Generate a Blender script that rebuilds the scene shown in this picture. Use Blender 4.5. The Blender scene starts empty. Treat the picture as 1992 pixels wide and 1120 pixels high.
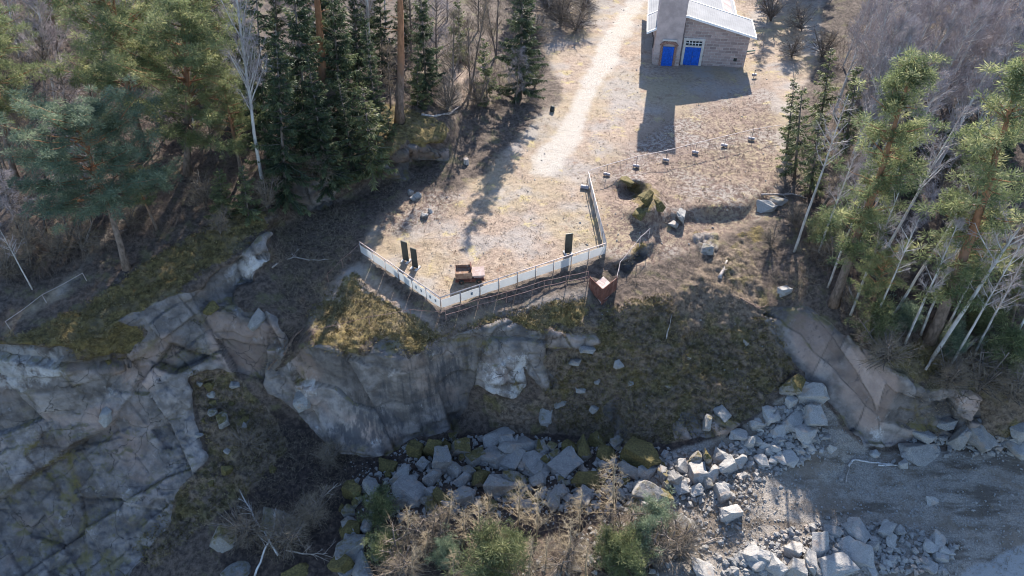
import bpy, bmesh, math, random
import numpy as np
from mathutils import Vector, Matrix, Quaternion, geometry
from math import radians as R, sin, cos, pi

# ------------------------------------------------------------------ camera, sky, sun, exposure
PITCH = R(42.3)          # camera looks this far below the horizon
FPX, CXP, CYP, HCAM = 1400.0, 996.0, 560.0, 34.0
SUN_EL, SUN_AZ = R(31), R(11.5)
SC = bpy.context.scene
COL = SC.collection
cam_d = bpy.data.cameras.new('camera'); cam = bpy.data.objects.new('camera', cam_d); COL.objects.link(cam)
cam.location = (0, 0, HCAM); cam.rotation_euler = (pi/2 - PITCH, 0, 0)
cam_d.sensor_width = 36; cam_d.lens = 36*FPX/1992; cam_d.clip_end = 9000; cam_d.clip_start = .5
SC.camera = cam; SC.cycles.filter_width = 1.05
W = bpy.data.worlds.new("World"); SC.world = W; W.use_nodes = True
_n = W.node_tree.nodes; _bg = _n['Background']
_sky = _n.new('ShaderNodeTexSky'); _sky.sky_type = 'NISHITA'; _sky.sun_disc = False
_sky.sun_elevation = SUN_EL; _sky.sun_rotation = SUN_AZ; _sky.dust_density = .5; _sky.ozone_density = 3.5
W.node_tree.links.new(_sky.outputs[0], _bg.inputs[0]); _bg.inputs[1].default_value = 0.125
sd = bpy.data.lights.new('sun', 'SUN'); sd.energy = 4.7; sd.angle = R(.55); sd.color = (1, .93, .83)
sun = bpy.data.objects.new('sun', sd); COL.objects.link(sun)
sun.rotation_euler = Vector((-sin(SUN_AZ)*cos(SUN_EL), -cos(SUN_AZ)*cos(SUN_EL), -sin(SUN_EL))).to_track_quat('-Z', 'Y').to_euler()
SC.view_settings.view_transform = 'Standard'; SC.view_settings.look = 'None'
SC.view_settings.exposure = 1.5; SC.view_settings.gamma = 1

rng = np.random.default_rng(7); random.seed(7)

# ------------------------------------------------------------------ rays: a direction seen from the camera meets a height z
ST, CT = sin(PITCH), cos(PITCH)
def unproj(px, py, z):
    v = (np.asarray(py, float)-CYP)/FPX; u = (np.asarray(px, float)-CXP)/FPX
    t = (HCAM-np.asarray(z, float))/(ST+v*CT)
    return np.stack(np.broadcast_arrays(t*u, t*(CT-v*ST), HCAM-t*(ST+v*CT)), -1)

# ------------------------------------------------------------------ noise
def _h(ix, iy, iz, s):
    n = (ix.astype(np.uint32)*np.uint32(374761393) + iy.astype(np.uint32)*np.uint32(668265263)
         + iz.astype(np.uint32)*np.uint32(2147483647) + np.uint32((s*974634777) & 0xffffffff))
    n = (n ^ (n >> np.uint32(13)))*np.uint32(1274126177)
    n = (n ^ (n >> np.uint32(16)))*np.uint32(2246822519)
    return ((n ^ (n >> np.uint32(15))).astype(np.float64))/4294967295.0
def vnoise(P, sc, s=0):
    Q = P*sc; I = np.floor(Q).astype(np.int64); f = Q-I; f = f*f*(3-2*f); r = 0
    for a in (0, 1):
        for b in (0, 1):
            for c in (0, 1):
                w = (f[:, 0] if a else 1-f[:, 0])*(f[:, 1] if b else 1-f[:, 1])*(f[:, 2] if c else 1-f[:, 2])
                r = r+w*_h(I[:, 0]+a, I[:, 1]+b, I[:, 2]+c, s)
    return r*2-1
def fbm(P, sc, o=4, s=0, g=.5):
    r = 0; a = 1; t = 0
    for i in range(o): r = r+a*vnoise(P, sc, s+i*17); t += a; a *= g; sc *= 2.03
    return r/t
def blocks(P, sc, s=0, tilt=.5):
    """cellular offset: each cell is pushed by its own amount and tilted its own way"""
    Q = P*np.asarray(sc); I = np.floor(Q).astype(np.int64)
    best = np.full(len(P), 9e9); second = best.copy(); val = np.zeros(len(P))
    for a in (-1, 0, 1):
        for b in (-1, 0, 1):
            for c in (-1, 0, 1):
                J = [I[:, 0]+a, I[:, 1]+b, I[:, 2]+c]
                F = np.stack([J[k]+_h(*J, s+k+1) for k in range(3)], -1)-Q
                d = (F*F).sum(1); m = d < best
                D = np.stack([_h(*J, s+k+11) for k in range(3)], -1)-.5
                v = _h(*J, s+5)*2-1+tilt*2*(F*D).sum(1)
                second = np.where(m, best, np.minimum(second, d)); val = np.where(m, v, val); best = np.where(m, d, best)
    return val, np.sqrt(second)-np.sqrt(best)

# ------------------------------------------------------------------ terrain control lines: (px, py, z)
LINES = [
 # lip of the central cliff, then of the mossy slope
 [(590,668,-1.0),(658,678,-1.0),(712,688,-1.1),(748,660,-.8),(783,703,-1.4),(812,690,-1.1),(864,652,-.85),(926,640,-.75),(985,618,-.65),(1030,640,-1.2),(1090,640,-1.5),(1150,630,-1.3),(1172,610,-1.1),(1230,598,-.8),(1300,575,-1.0),(1370,545,-1.1),(1430,510,-1.1),(1480,500,-.9),(1490,598,-1.3)],
 # foot of the central cliff and the slope
 [(520,735,-5.2),(600,815,-8.5),(660,882,-9.6),(740,888,-9.5),(800,852,-9),(900,820,-8.6),(1000,835,-8.3),(1100,842,-8.2),(1210,852,-7.8),(1290,862,-7.4),(1400,840,-6.6),(1480,790,-5.6),(1545,706,-3.9)],
 # fence line and the terrace below it
 [(700,494,0),(858,602,0),(1000,556,0),(1145,507,0),(1180,494,0),(1143,360,0)],
 [(690,530,-.3),(780,600,-.35),(850,640,-.45),(930,622,-.5),(1050,590,-.4),(1140,560,-.35)],
 # left cliff top
 [(-700,668,.4),(0,668,.3),(60,669,.3),(130,669,.2),(200,650,.3),(250,610,.6),(300,582,.8),(370,560,1.0),(432,518,1.3),(475,495,1.5),(522,476,1.6)],
 [(522,476,1.6),(523,503,.2),(442,570,-.5)],
 [(442,570,-.5),(432,518,1.3)],
 [(380,602,-.5),(450,606,-.7),(490,620,-.9),(540,625,-1.5),(556,650,-2.2),(545,690,-3.5),(520,735,-5.2)],
 [(0,765,-3.4),(100,755,-3.2),(220,720,-2.6),(330,660,-1.6),(380,602,-.5)],
 [(350,745,-4.2),(450,725,-4.9),(520,735,-5.2)],
 [(-700,830,-6),(0,850,-6.6),(100,815,-6.0),(190,822,-6.4),(290,832,-6.9),(375,790,-6.2),(385,745,-5.2)],
 [(200,775,-4.9),(240,740,-4.0),(350,745,-4.2)],
 [(-700,990,-9.4),(0,968,-9.4),(95,938,-8.8),(165,942,-8.9),(250,925,-8.7),(330,930,-9.0),(400,910,-9.0),(420,880,-8.6)],
 [(0,1060,-11.3),(160,1075,-11.6),(270,1090,-11.8),(350,1010,-10.8),(420,960,-10)],
 # knoll above the yard: top edge and foot
 [(535,352,3.1),(600,352,3),(645,345,3),(690,320,3),(740,312,3),(798,285,3),(806,272,3.1),(872,258,2.6)],
 [(528,445,.2),(600,418,0),(645,396,0),(700,372,0),(745,350,.1),(800,352,0),(808,314,.2),(874,312,.3),(890,280,.3)],
 [(1285,424,.0),(1340,405,.15),(1400,398,.2),(1445,400,.1)],[(1285,442,-.5),(1340,428,-.7),(1400,424,-.7),(1450,420,-.6)],[(1205,526,-.5),(1240,503,-.6),(1275,480,-.5)],[(1203,516,.1),(1236,488,.2),(1270,464,.15)],
 # right slab: top edge and foot
 [(1490,598,-1.3),(1530,588,-1.2),(1572,600,-1.2),(1640,650,-1.4),(1700,695,-1.6),(1755,738,-1.9),(1800,768,-3),(1870,738,-2.6),(1940,738,-2.6),(1992,760,-3),(2700,800,-3)],
 [(1490,598,-1.3),(1510,650,-2.6),(1545,706,-3.9),(1600,765,-5),(1640,812,-5.9),(1690,862,-7),(1755,860,-7),(1830,852,-7),(1900,872,-7),(1992,872,-7),(2700,900,-7)],
]
PTS = [
 (590,420,-.1),(570,520,-.6),(610,600,-1.2),(575,655,-2.7),(545,640,-1.9),(650,600,-1.1),(650,470,0),
 (450,790,-6.9),(520,830,-8.2),(560,900,-9.3),(640,945,-10),(640,1120,-10.4),(500,1120,-11),(500,980,-10),(440,860,-7.9),
 (800,960,-9),(1000,940,-8.6),(1000,1120,-8.5),(800,1120,-9.1),(1250,1000,-7.9),(1250,1120,-8),(1450,900,-7.2),(1600,950,-7.4),(1992,950,-7.4),(1992,1120,-7.6),(1500,1120,-7.8),
 (1560,790,-5.6),(1480,850,-6.7),
 (1200,750,-5.2),(1350,720,-4.3),(1150,750,-5.4),(1450,680,-3.2),(1250,660,-2.6),
 (0,560,1.2),(120,545,1.5),(245,525,1.3),(330,470,1.8),(450,440,2.2),(520,440,2.0),(0,330,2),(250,330,3),(450,300,3.6),
 (0,0,4),(300,0,5),(600,0,5),(800,0,3),(940,0,1.2),(700,150,4.2),(600,200,4.2),(840,190,3.4),(900,215,1.4),(1000,200,.8),(1000,100,.7),(1060,180,.2),(1060,90,.3),
 (900,300,.2),(950,340,0),(800,420,0),(1000,450,0),(1100,250,0),(1200,120,0),(1270,120,0),(1445,132,0),(1250,0,.1),(1450,0,.1),(1400,250,0),(1300,400,.05),(1200,420,0),(1250,300,0),(1480,330,.1),
 (1290,520,-.7),(1340,500,-.8),(1420,470,-.8),
 (1540,330,.3),(1600,200,.5),(1700,80,1.2),(1992,0,3),(1992,250,1.6),(1992,450,.6),(1992,640,-1.5),(1800,400,.6),(1650,450,.3),(1560,470,0),(1700,600,-.6),(1850,650,-1.2),(1560,550,-.5),
 (-700,0,5),(-700,330,3),(-700,560,1.4),(2700,0,6),(2700,300,4),(2700,650,0),(-700,1120,-13),(0,1130,-12.4),(200,1130,-12.2),(350,1130,-11.6),
 (-700,-500,16),(600,-400,12),(1250,-300,5),(1500,-300,6),(2000,-300,9),(2700,-500,16),(-700,-690,18),(1000,-690,14),(2700,-690,18),
 (-700,1500,-13),(300,1500,-12.5),(700,1500,-10),(1300,1500,-8.5),(2000,1500,-8),(2700,1500,-8),(2700,1120,-7.7),
]
def control_mesh():
    co, zz, ed, key = [], [], [], {}
    def add(p):
        k = (p[0], p[1])
        if k not in key: key[k] = len(co); co.append(Vector((p[0], p[1]))); zz.append(p[2])
        return key[k]
    for l in LINES:
        i = [add(p) for p in l]; ed += list(zip(i[:-1], i[1:]))
    for p in PTS: add(p)
    V, E, F, ov, oe, of = geometry.delaunay_2d_cdt(co, ed, [], 0, 1e-4)
    X = np.array([tuple(v) for v in V]); C = np.array([tuple(c) for c in co]); zz = np.array(zz); Z = np.zeros(len(V))
    for i, o in enumerate(ov):
        if o: Z[i] = zz[o[0]]
        else:
            d = ((C-X[i])**2).sum(1)+1e-6; k = np.argsort(d)[:3]; Z[i] = (zz[k]/d[k]).sum()/(1/d[k]).sum()
    return X, Z, [tuple(f) for f in F]
STEP = 2.5
gx = np.concatenate([np.arange(-700, -100, 20), np.arange(-100, 0, 5), np.arange(0, 1992.1, STEP), np.arange(1997, 2100, 5), np.arange(2100, 2701, 20)])
gy = np.concatenate([np.arange(-690, -600, 5), np.arange(-600, -100, 12), np.arange(-100, 0, 5), np.arange(0, 1120.1, STEP), np.arange(1125, 1200, 5), np.arange(1200, 1501, 20)])
NX, NY = len(gx), len(gy)
GX, GY = np.meshgrid(gx, gy)
def rasterise():
    X, Z, F = control_mesh(); out = np.zeros((NY, NX))
    for f in F:
        a, b, c = (X[i] for i in f); za, zb, zc = (Z[i] for i in f)
        i0, i1 = np.searchsorted(gx, [min(a[0], b[0], c[0])-.01, max(a[0], b[0], c[0])+.01])
        j0, j1 = np.searchsorted(gy, [min(a[1], b[1], c[1])-.01, max(a[1], b[1], c[1])+.01])
        if i1 <= i0 or j1 <= j0: continue
        x, y = GX[j0:j1, i0:i1], GY[j0:j1, i0:i1]
        D = (b[1]-c[1])*(a[0]-c[0])+(c[0]-b[0])*(a[1]-c[1])
        if abs(D) < 1e-9: continue
        u = ((b[1]-c[1])*(x-c[0])+(c[0]-b[0])*(y-c[1]))/D; v = ((c[1]-a[1])*(x-c[0])+(a[0]-c[0])*(y-c[1]))/D; w = 1-u-v
        m = (u > -1e-6) & (v > -1e-6) & (w > -1e-6)
        out[j0:j1, i0:i1] = np.where(m, u*za+v*zb+w*zc, out[j0:j1, i0:i1])
    return out
def blur(A, n):
    for _ in range(n):
        B = np.pad(A, 1, mode='edge'); A = (B[1:-1, :-2]+2*B[1:-1, 1:-1]+B[1:-1, 2:])/4
        B = np.pad(A, 1, mode='edge'); A = (B[:-2, 1:-1]+2*B[1:-1, 1:-1]+B[2:, 1:-1])/4
    return A
def inpoly(px, py, poly):
    r = np.zeros(px.shape, bool); n = len(poly)
    for i in range(n):
        x0, y0 = poly[i]; x1, y1 = poly[(i+1) % n]
        if y0 == y1: continue
        r ^= ((y0 > py) != (y1 > py)) & (px < (x1-x0)*(py-y0)/(y1-y0)+x0)
    return r
POLY = dict(
 rock=[[(-700,668),(0,668),(110,672),(150,700),(250,690),(290,640),(220,625),(270,600),(350,570),(400,560),(430,515),(470,495),(525,450),(525,505),(445,578),(470,600),(540,615),(560,650),(545,700),(520,740),(450,725),(400,712),(368,735),(375,800),(390,850),(410,890),(350,960),(340,1010),(290,1060),(250,1130),(250,1500),(-700,1500)],
  [(585,672),(660,678),(715,690),(740,655),(770,660),(790,705),(815,692),(865,650),(930,640),(985,618),(1030,640),(1100,650),(1160,650),(1165,665),(1100,680),(1060,700),(1090,740),(1050,760),(1020,700),(1020,740),(985,770),(930,745),(910,790),(880,832),(790,858),(740,892),(660,887),(600,818),(530,765),(515,735),(560,700)],
  [(1485,600),(1530,586),(1575,598),(1640,648),(1750,730),(1800,762),(1850,758),(1905,765),(1915,815),(1890,850),(1840,862),(1690,868),(1640,818),(1590,765),(1540,706),(1505,655)],
  [(540,350),(600,352),(650,345),(645,402),(600,418),(555,400)],[(690,318),(750,311),(797,284),(803,355),(760,345),(700,340)],[(800,279),(874,276),(876,314),(806,318)],
  [(1200,522),(1270,466),(1275,482),(1215,528)],[(1352,456),(1392,452),(1392,496),(1370,504)],[(1440,845),(1310,860),(1330,800),(1420,810)],[(1180,800),(1200,760),(1210,840),(1195,850)]],
 moss=[[(-100,690),(60,640),(200,565),(300,500),(420,425),(520,400),(520,452),(430,512),(350,567),(220,622),(292,640),(250,705),(150,702),(110,674),(0,672)],
  [(370,715),(450,722),(530,800),(560,870),(500,950),(420,1000),(300,1110),(255,1065),(350,955),(415,900),(385,800)],
  [(600,600),(690,525),(720,565),(800,612),(860,642),(1000,602),(1140,572),(1145,600),(1160,650),(1030,642),(985,620),(930,642),(865,652),(815,692),(780,690),(740,660),(700,692),(600,677)],
  [(1160,600),(1300,570),(1330,640),(1420,640),(1500,600),(1545,720),(1480,790),(1400,840),(1290,862),(1210,852),(1100,840),(1060,760),(1100,690),(1165,665)],
  [(1205,350),(1270,352),(1295,390),(1262,428),(1225,402)],[(735,200),(800,205),(874,246),(876,280),(798,288),(745,312),(690,318)],[(1210,490),(1270,460),(1285,466),(1215,524)],[(1420,445),(1480,440),(1490,470),(1420,470)],[(1350,445),(1395,440),(1392,460),(1352,462)],
  [(1700,690),(1830,640),(1860,720),(1800,755),(1752,728)],[(550,330),(680,300),(690,325),(560,352)],[(540,735),(600,740),(640,810),(600,815)],[(380,585),(440,580),(440,610),(380,612)]],
 dry=[[(700,490),(858,600),(1178,490),(1215,520),(1330,500),(1440,440),(1500,420),(1525,330),(1545,200),(1590,110),(1600,0),(1700,-200),(950,-200),(1050,60),(1095,180),(1000,280),(950,340),(880,370),(800,365),(740,420)],
  [(590,640),(640,560),(690,510),(780,590),(860,632),(1140,552),(1145,580),(990,610),(865,650),(700,650)],
  [(-100,680),(0,640),(120,560),(230,430),(330,330),(280,420),(200,540),(100,620)],[(860,130),(960,130),(950,200),(870,200)]],  # first: pale strip painting sun patches onto the left wood's litter
 path=[[(1238,-60),(1290,-60),(1232,50),(1192,140),(1155,215),(1118,290),(1085,335),(1030,360),(1040,300),(1085,250),(1118,180),(1155,95),(1215,15)]],
 floor=[[(1250,905),(1330,870),(1400,855),(1480,800),(1560,745),(1640,830),(1700,875),(1992,885),(2700,890),(2700,1500),(1250,1500),(1280,1000)]],
 road=[[(1992,1060),(1880,1110),(1700,1500),(2700,1500),(2700,1000)]],
 streak=[[(760,720),(880,655),(985,625),(960,700),(900,720),(890,800),(800,850),(700,880),(640,850),(700,760)]],
 pink=[[(1530,600),(1640,660),(1740,740),(1700,850),(1650,810),(1560,700)],[(230,690),(380,620),(340,720),(230,730)],[(100,790),(250,780),(180,840),(60,820)],[(400,610),(540,640),(500,720),(400,700)]],
 pale=[[(-400,668),(110,675),(120,740),(0,765),(-400,765)],[(930,690),(1030,680),(1030,770),(960,780)],[(585,728),(612,735),(610,775),(585,770)],[(440,515),(520,480),(505,525),(445,570)],[(1690,835),(1715,835),(1710,858),(1690,855)]],
 slope=[[(1800,760),(1870,735),(1992,740),(2700,760),(2700,885),(1830,868)],[(1080,640),(1180,600),(1300,570),(1440,460),(1500,600),(1545,715),(1480,795),(1400,845),(1290,868),(1210,858),(1100,845),(960,840),(940,760),(1040,790),(1060,720)],[(370,715),(450,722),(530,800),(560,870),(500,950),(420,1000),(300,1110),(255,1065),(350,955),(415,900),(385,800)]],
 heap=[[(660,900),(860,840),(1000,820),(1240,850),(1440,830),(1440,980),(1250,1010),(1250,1120),(660,1120)]],  # ground darkened here to paint in the shaded gaps between boulders
 pit=[[(1560,380),(1640,330),(1760,150),(1992,120),(1992,640),(1800,640),(1640,560)],[(0,0),(470,0),(480,300),(240,300),(0,300)],[(450,785),(600,822),(680,900),(720,960),(640,1130),(430,1130),(420,1000),(530,900)],[(1190,770),(1215,780),(1215,850),(1150,850),(1100,815)],[(540,640),(590,640),(560,690),(520,730),(500,715)],[(660,870),(760,880),(840,850),(820,890),(700,920)]],  # first two: shade under the woods painted as darker ground; rest dark soil
)
Zg = rasterise()
warp = np.stack([GX.ravel(), GY.ravel(), np.zeros(GX.size)], 1)
wx = GX+(fbm(warp, 1/40, 3, 3)*15).reshape(NY, NX); wy = GY+(fbm(warp, 1/40, 3, 9)*11).reshape(NY, NX)
MASK = {}
for k, ps in POLY.items():
    m = np.zeros((NY, NX))
    for p in ps: m = np.maximum(m, inpoly(wx, wy, p))
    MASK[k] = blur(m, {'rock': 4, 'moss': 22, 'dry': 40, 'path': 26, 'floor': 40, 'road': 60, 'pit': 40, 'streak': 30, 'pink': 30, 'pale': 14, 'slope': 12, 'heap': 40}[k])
sunstrip = blur(inpoly(GX, GY, [(-100,690),(0,650),(120,570),(230,440),(330,340),(400,340),(250,560),(100,660)]).astype(float), 20); MASK['dry'] *= 1-.8*sunstrip  # weakens the pale strip that paints sunlight on the left litter
MASK['moss'] *= 1-.48*MASK['slope']
for bx, by, rx, ry, dz in ((1268,388,16,34,1.5),(1246,412,26,14,1.0),(1228,349,34,7,.9),(1230,376,20,14,-1.0),(1235,505,18,10,.5),(1100,842,60,14,-.6),(1195,815,12,30,-.9)):
    Zg = Zg+dz*np.exp(-((GX-bx)/rx)**2-((GY-by)/ry)**2)
soft = blur(Zg, 14); hard = blur(Zg, 2)
Zg = hard*MASK['rock']+soft*(1-MASK['rock'])
B0 = unproj(GX, GY, Zg)                                   # undisplaced surface, (NY,NX,3)
def normals(P):
    du = np.gradient(P, axis=1); dv = np.gradient(P, axis=0)
    n = np.cross(dv, du); n /= np.linalg.norm(n, axis=2, keepdims=True)+1e-9
    return n*np.where(n[..., 2:] < 0, -1, 1)
NR = normals(blur(B0.transpose(2, 0, 1)[0], 6)[..., None].repeat(3, 2)*0+np.stack([blur(B0[..., k], 8) for k in range(3)], 2))
P = B0.reshape(-1, 3)
rk, ms = MASK['rock'].ravel(), MASK['moss'].ravel(); pth = MASK['path'].ravel(); dry = MASK['dry'].ravel(); flo = MASK['floor'].ravel(); pit = MASK['pit'].ravel()
def joints(P, dirs, sp, wob, s):
    """rock cut by three families of roughly parallel joints: every block is pushed by its own amount and tilted a little"""
    ids, fr, ed = [], [], np.full(len(P), 9.)
    for k, (d, a) in enumerate(zip(dirs, sp)):
        d = np.array(d, float); d /= np.linalg.norm(d)
        u = (P@d)/a+wob*fbm(P, .16/a**.5, 2, s+k*7)+.35*np.sin((P@d)*1.1/a+k*2.1); i = np.floor(u).astype(np.int64)
        if k and ids: u = u+.5*_h(ids[0], i*0, i*0+k, s+3); i = np.floor(u).astype(np.int64)
        f = u-i; ids.append(i); fr.append(f-.5); ed = np.minimum(ed, np.minimum(f, 1-f)*a)
    v = _h(*ids, s)*2-1+sum((_h(*ids, s+21+k)-.5)*1.1*f for k, f in enumerate(fr))
    return v, ed
b0, e0 = joints(P, ((.9,.42,.12),(-.45,.85,-.25),(.15,-.35,.93)), (5.2, 4.4, 2.9), .35, 11)
b1, e1 = joints(P, ((.75,.62,.2),(-.6,.78,-.1),(.05,-.42,.9)), (1.9, 2.3, 1.05), .3, 31)
b2, e2 = blocks(P+.2*fbm(P, 1.3, 2, 8)[:, None], (1.1, 1.1, 1.5), 41, .6)
b3, e3 = blocks(P, (2.8, 2.8, 3.6), 61, .6)
smoothface = 1-.75*blur(np.maximum(inpoly(GX, GY, [(600,690),(720,700),(900,690),(900,800),(740,870),(660,860)]), inpoly(GX, GY, [(1500,595),(1570,595),(1640,650),(1760,742),(1740,850),(1690,862),(1600,770),(1510,660)])*1.2).astype(float), 8).ravel()
JOINT = np.clip(np.maximum(np.exp(-(e0/.05)**2)*np.clip(.4+2.5*fbm(P, .4, 2, 59), 0, 1), .75*np.exp(-(e1/.035)**2)*np.clip(3*fbm(P, .35, 2, 61), 0, 1)), 0, 1)
DIRT = np.clip(np.maximum(np.exp(-(e0/.22)**2), np.exp(-(e1/.14)**2)*.7)*(.25+2.2*fbm(P, .4, 3, 63)), 0, 1)
drock = (.62*b0+.24*b1*np.clip(.5+fbm(P,.3,2,60),.15,1)+.17*b2*np.clip(.35+1.5*fbm(P,.4,2,66),0,1)+.045*b3-.10*np.exp(-e0/.06)-.05*np.exp(-e1/.05))*smoothface+.06*fbm(P, 2.2, 4, 77)
rough = .20*fbm(P, .35, 3, 100)+.10*fbm(P, 1.6, 3, 120)+.05*fbm(P, 5, 3, 140)
dsoil = rough*(1+.9*np.clip(ms+pit, 0, 1)+1.6*MASK['slope'].ravel())*(1-.55*np.clip(dry, 0, 1))*(1-.6*flo)*(1-.55*pth)
lump, le = blocks(P, (1.4, 1.4, 1.4), 91, .2)
dsoil += ms*.10*(1-np.clip(1-le*2.2, 0, 1))*(1-.5*dry)
scrub = blur(np.maximum.reduce([inpoly(wx, wy, p) for p in ([(700,440),(780,360),(880,350),(860,400),(760,450)],[(1165,330),(1300,220),(1500,160),(1530,420),(1400,470),(1290,560),(1190,560),(1180,480)],[(740,360),(880,330),(900,380),(860,430),(740,470)],[(720,560),(850,630),(1140,560),(1140,580),(860,650)])]).astype(float), 60).ravel()
dsoil += scrub*np.clip(.5+2*fbm(P, .3, 2, 230), 0, 1.6)*(.10*np.abs(fbm(P, 1.7, 3, 210))+.06*np.abs(fbm(P, 6, 2, 220)))
near = np.clip((300-np.linalg.norm(P, axis=1))/200, 0, 1)
disp = rk*drock+(1-rk)*dsoil
Pn = P+NR.reshape(-1, 3)*(disp*near)[:, None]
SURF = Pn.reshape(NY, NX, 3)
def surf(px, py):
    """the point of the ground seen along this direction"""
    i = int(np.clip(np.searchsorted(gx, px)-1, 0, NX-2)); j = int(np.clip(np.searchsorted(gy, py)-1, 0, NY-2))
    a = (px-gx[i])/(gx[i+1]-gx[i]); b = (py-gy[j])/(gy[j+1]-gy[j])
    return Vector(SURF[j, i]*(1-a)*(1-b)+SURF[j, i+1]*a*(1-b)+SURF[j+1, i]*(1-a)*b+SURF[j+1, i+1]*a*b)
def surfn(px, py):
    i = int(np.clip(np.searchsorted(gx, px)-1, 0, NX-2)); j = int(np.clip(np.searchsorted(gy, py)-1, 0, NY-2))
    return Vector(NR[j, i])

# ------------------------------------------------------------------ materials
class NT:
    def __init__(s, name):
        s.m = bpy.data.materials.new(name); s.m.use_nodes = True; s.t = s.m.node_tree; s.b = s.t.nodes['Principled BSDF']
        s.b.inputs['Specular IOR Level'].default_value = .25
    def n(s, typ, ins={}, **kw):
        o = s.t.nodes.new(typ)
        for k, v in kw.items(): setattr(o, k, v)
        for k, v in ins.items(): s.put(o.inputs[k], v)
        return o
    def put(s, sock, v):
        if isinstance(v, bpy.types.NodeSocket): s.t.links.new(v, sock)
        else: sock.default_value = v if not (isinstance(v, tuple) and len(v) == 3 and sock.type == 'RGBA') else (*v, 1)
    def pos(s): return s.n('ShaderNodeNewGeometry').outputs['Position']
    def scale(s, vec, sc): return s.n('ShaderNodeVectorMath', {0: vec, 1: sc}, operation='MULTIPLY').outputs[0]
    def noise(s, vec, sc, det=4, rough=.55, dist=0): return s.n('ShaderNodeTexNoise', {'Vector': vec, 'Scale': sc, 'Detail': det, 'Roughness': rough, 'Distortion': dist}).outputs[0]
    def mix(s, f, a, b, bt='MIX'):
        o = s.n('ShaderNodeMix', data_type='RGBA', blend_type=bt); s.put(o.inputs[0], f); s.put(o.inputs[6], a); s.put(o.inputs[7], b); return o.outputs[2]
    def mr(s, v, a, b, c=0., d=1.): return s.n('ShaderNodeMapRange', {0: v, 1: a, 2: b, 3: c, 4: d}, interpolation_type='SMOOTHSTEP').outputs[0]
    def ma(s, op, a, b=0.): return s.n('ShaderNodeMath', {0: a, 1: b}, operation=op).outputs[0]
    def attr(s, name, t='GEOMETRY'): return s.n('ShaderNodeAttribute', attribute_name=name, attribute_type=t)
    def bump(s, h, st=.5, d=.05): s.put(s.b.inputs['Normal'], s.n('ShaderNodeBump', {'Strength': st, 'Distance': d, 'Height': h}).outputs[0])
    def col(s, c, rough=.85, metal=0.):
        s.put(s.b.inputs['Base Color'], c); s.put(s.b.inputs['Roughness'], rough); s.b.inputs['Metallic'].default_value = metal; return s
def plain(name, c, rough=.7, metal=0., var=.18, sc=3.):
    k = NT(name); p = k.n('ShaderNodeTexCoord').outputs['Object']
    n = k.noise(p, sc, 5); k.col(k.mix(k.mr(n, .3, .7), tuple(x*(1-var) for x in c), tuple(min(1, x*(1+var)) for x in c)), rough, metal); return k.m

def rockcolor(k, p, sm, pm, wm):
    big = k.noise(p, .25, 4); mid = k.noise(p, 1.1, 6, .6); fine = k.noise(p, 7, 6, .7)
    c = k.mix(k.mr(mid, .35, .68), (.105, .092, .084), (.235, .208, .19))
    c = k.mix(k.mr(k.ma('ADD', big, k.ma('MULTIPLY', pm, .25)), .52, .72, 0, .75), c, k.mix(mid, (.25, .172, .138), (.375, .28, .225)))
    streak = k.noise(k.scale(p, (1.6, 1.6, .11)), 1.3, 5, .6)
    c = k.mix(k.mr(k.ma('ADD', k.ma('ADD', k.ma('MULTIPLY', streak, .6), k.ma('MULTIPLY', k.noise(k.scale(p, (4.2, 4.2, .3)), 1.3, 4, .6), .4)), k.ma('MULTIPLY', k.ma('MULTIPLY', sm, k.mr(k.noise(p, .3, 3), .4, .6, .3, 1.)), .19)), .54, .74, 0, .85), c, (.045, .046, .052))
    pale = k.noise(k.scale(p, (1, 1, .5)), .9, 7, .72)
    c = k.mix(k.mr(k.ma('ADD', pale, k.ma('MULTIPLY', wm, .2)), .60, .74, 0, .8), c, (.44, .425, .41))
    c = k.mix(k.mr(fine, .3, .75, 0, .5), c, k.mix(.5, c, (.12, .115, .115)), 'MIX')
    bt = k.n('ShaderNodeSeparateColor', {0: k.attr('m5').outputs['Color']}).outputs
    c = k.mix(1., c, k.mix(bt[0], (.62, .60, .60), (1.35, 1.34, 1.36)), 'MULTIPLY'); c = k.mix(.6, c, k.mix(bt[1], (.72, .70, .69), (1.22, 1.2, 1.2)), 'MULTIPLY'); c = k.mix(k.ma('MULTIPLY', bt[2], k.mr(mid, .35, .6, .1, .8)), c, (.03, .028, .026))
    v = k.n('ShaderNodeTexVoronoi', {'Vector': k.n('ShaderNodeVectorMath', {0: p, 1: k.n('ShaderNodeVectorMath', {0: k.n('ShaderNodeTexNoise', {'Vector': p, 'Scale': .9, 'Detail': 4}).outputs[1], 1: (1.2, 1.2, 1.2)}, operation='MULTIPLY').outputs[0]}, operation='ADD').outputs[0], 'Scale': .42}, feature='DISTANCE_TO_EDGE').outputs[0]
    crack = k.ma('MULTIPLY', k.mr(v, .002, .009, 1, 0), k.attr('m5').outputs['Alpha'])
    c = k.mix(k.ma('MULTIPLY', crack, k.mr(k.noise(p, .5, 2), .45, .6, 0, .85)), c, (.035, .033, .03))
    h = k.ma('ADD', k.ma('MULTIPLY', mid, .6), k.ma('SUBTRACT', k.ma('MULTIPLY', fine, .35), k.ma('MULTIPLY', crack, .4)))
    return c, h
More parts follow.
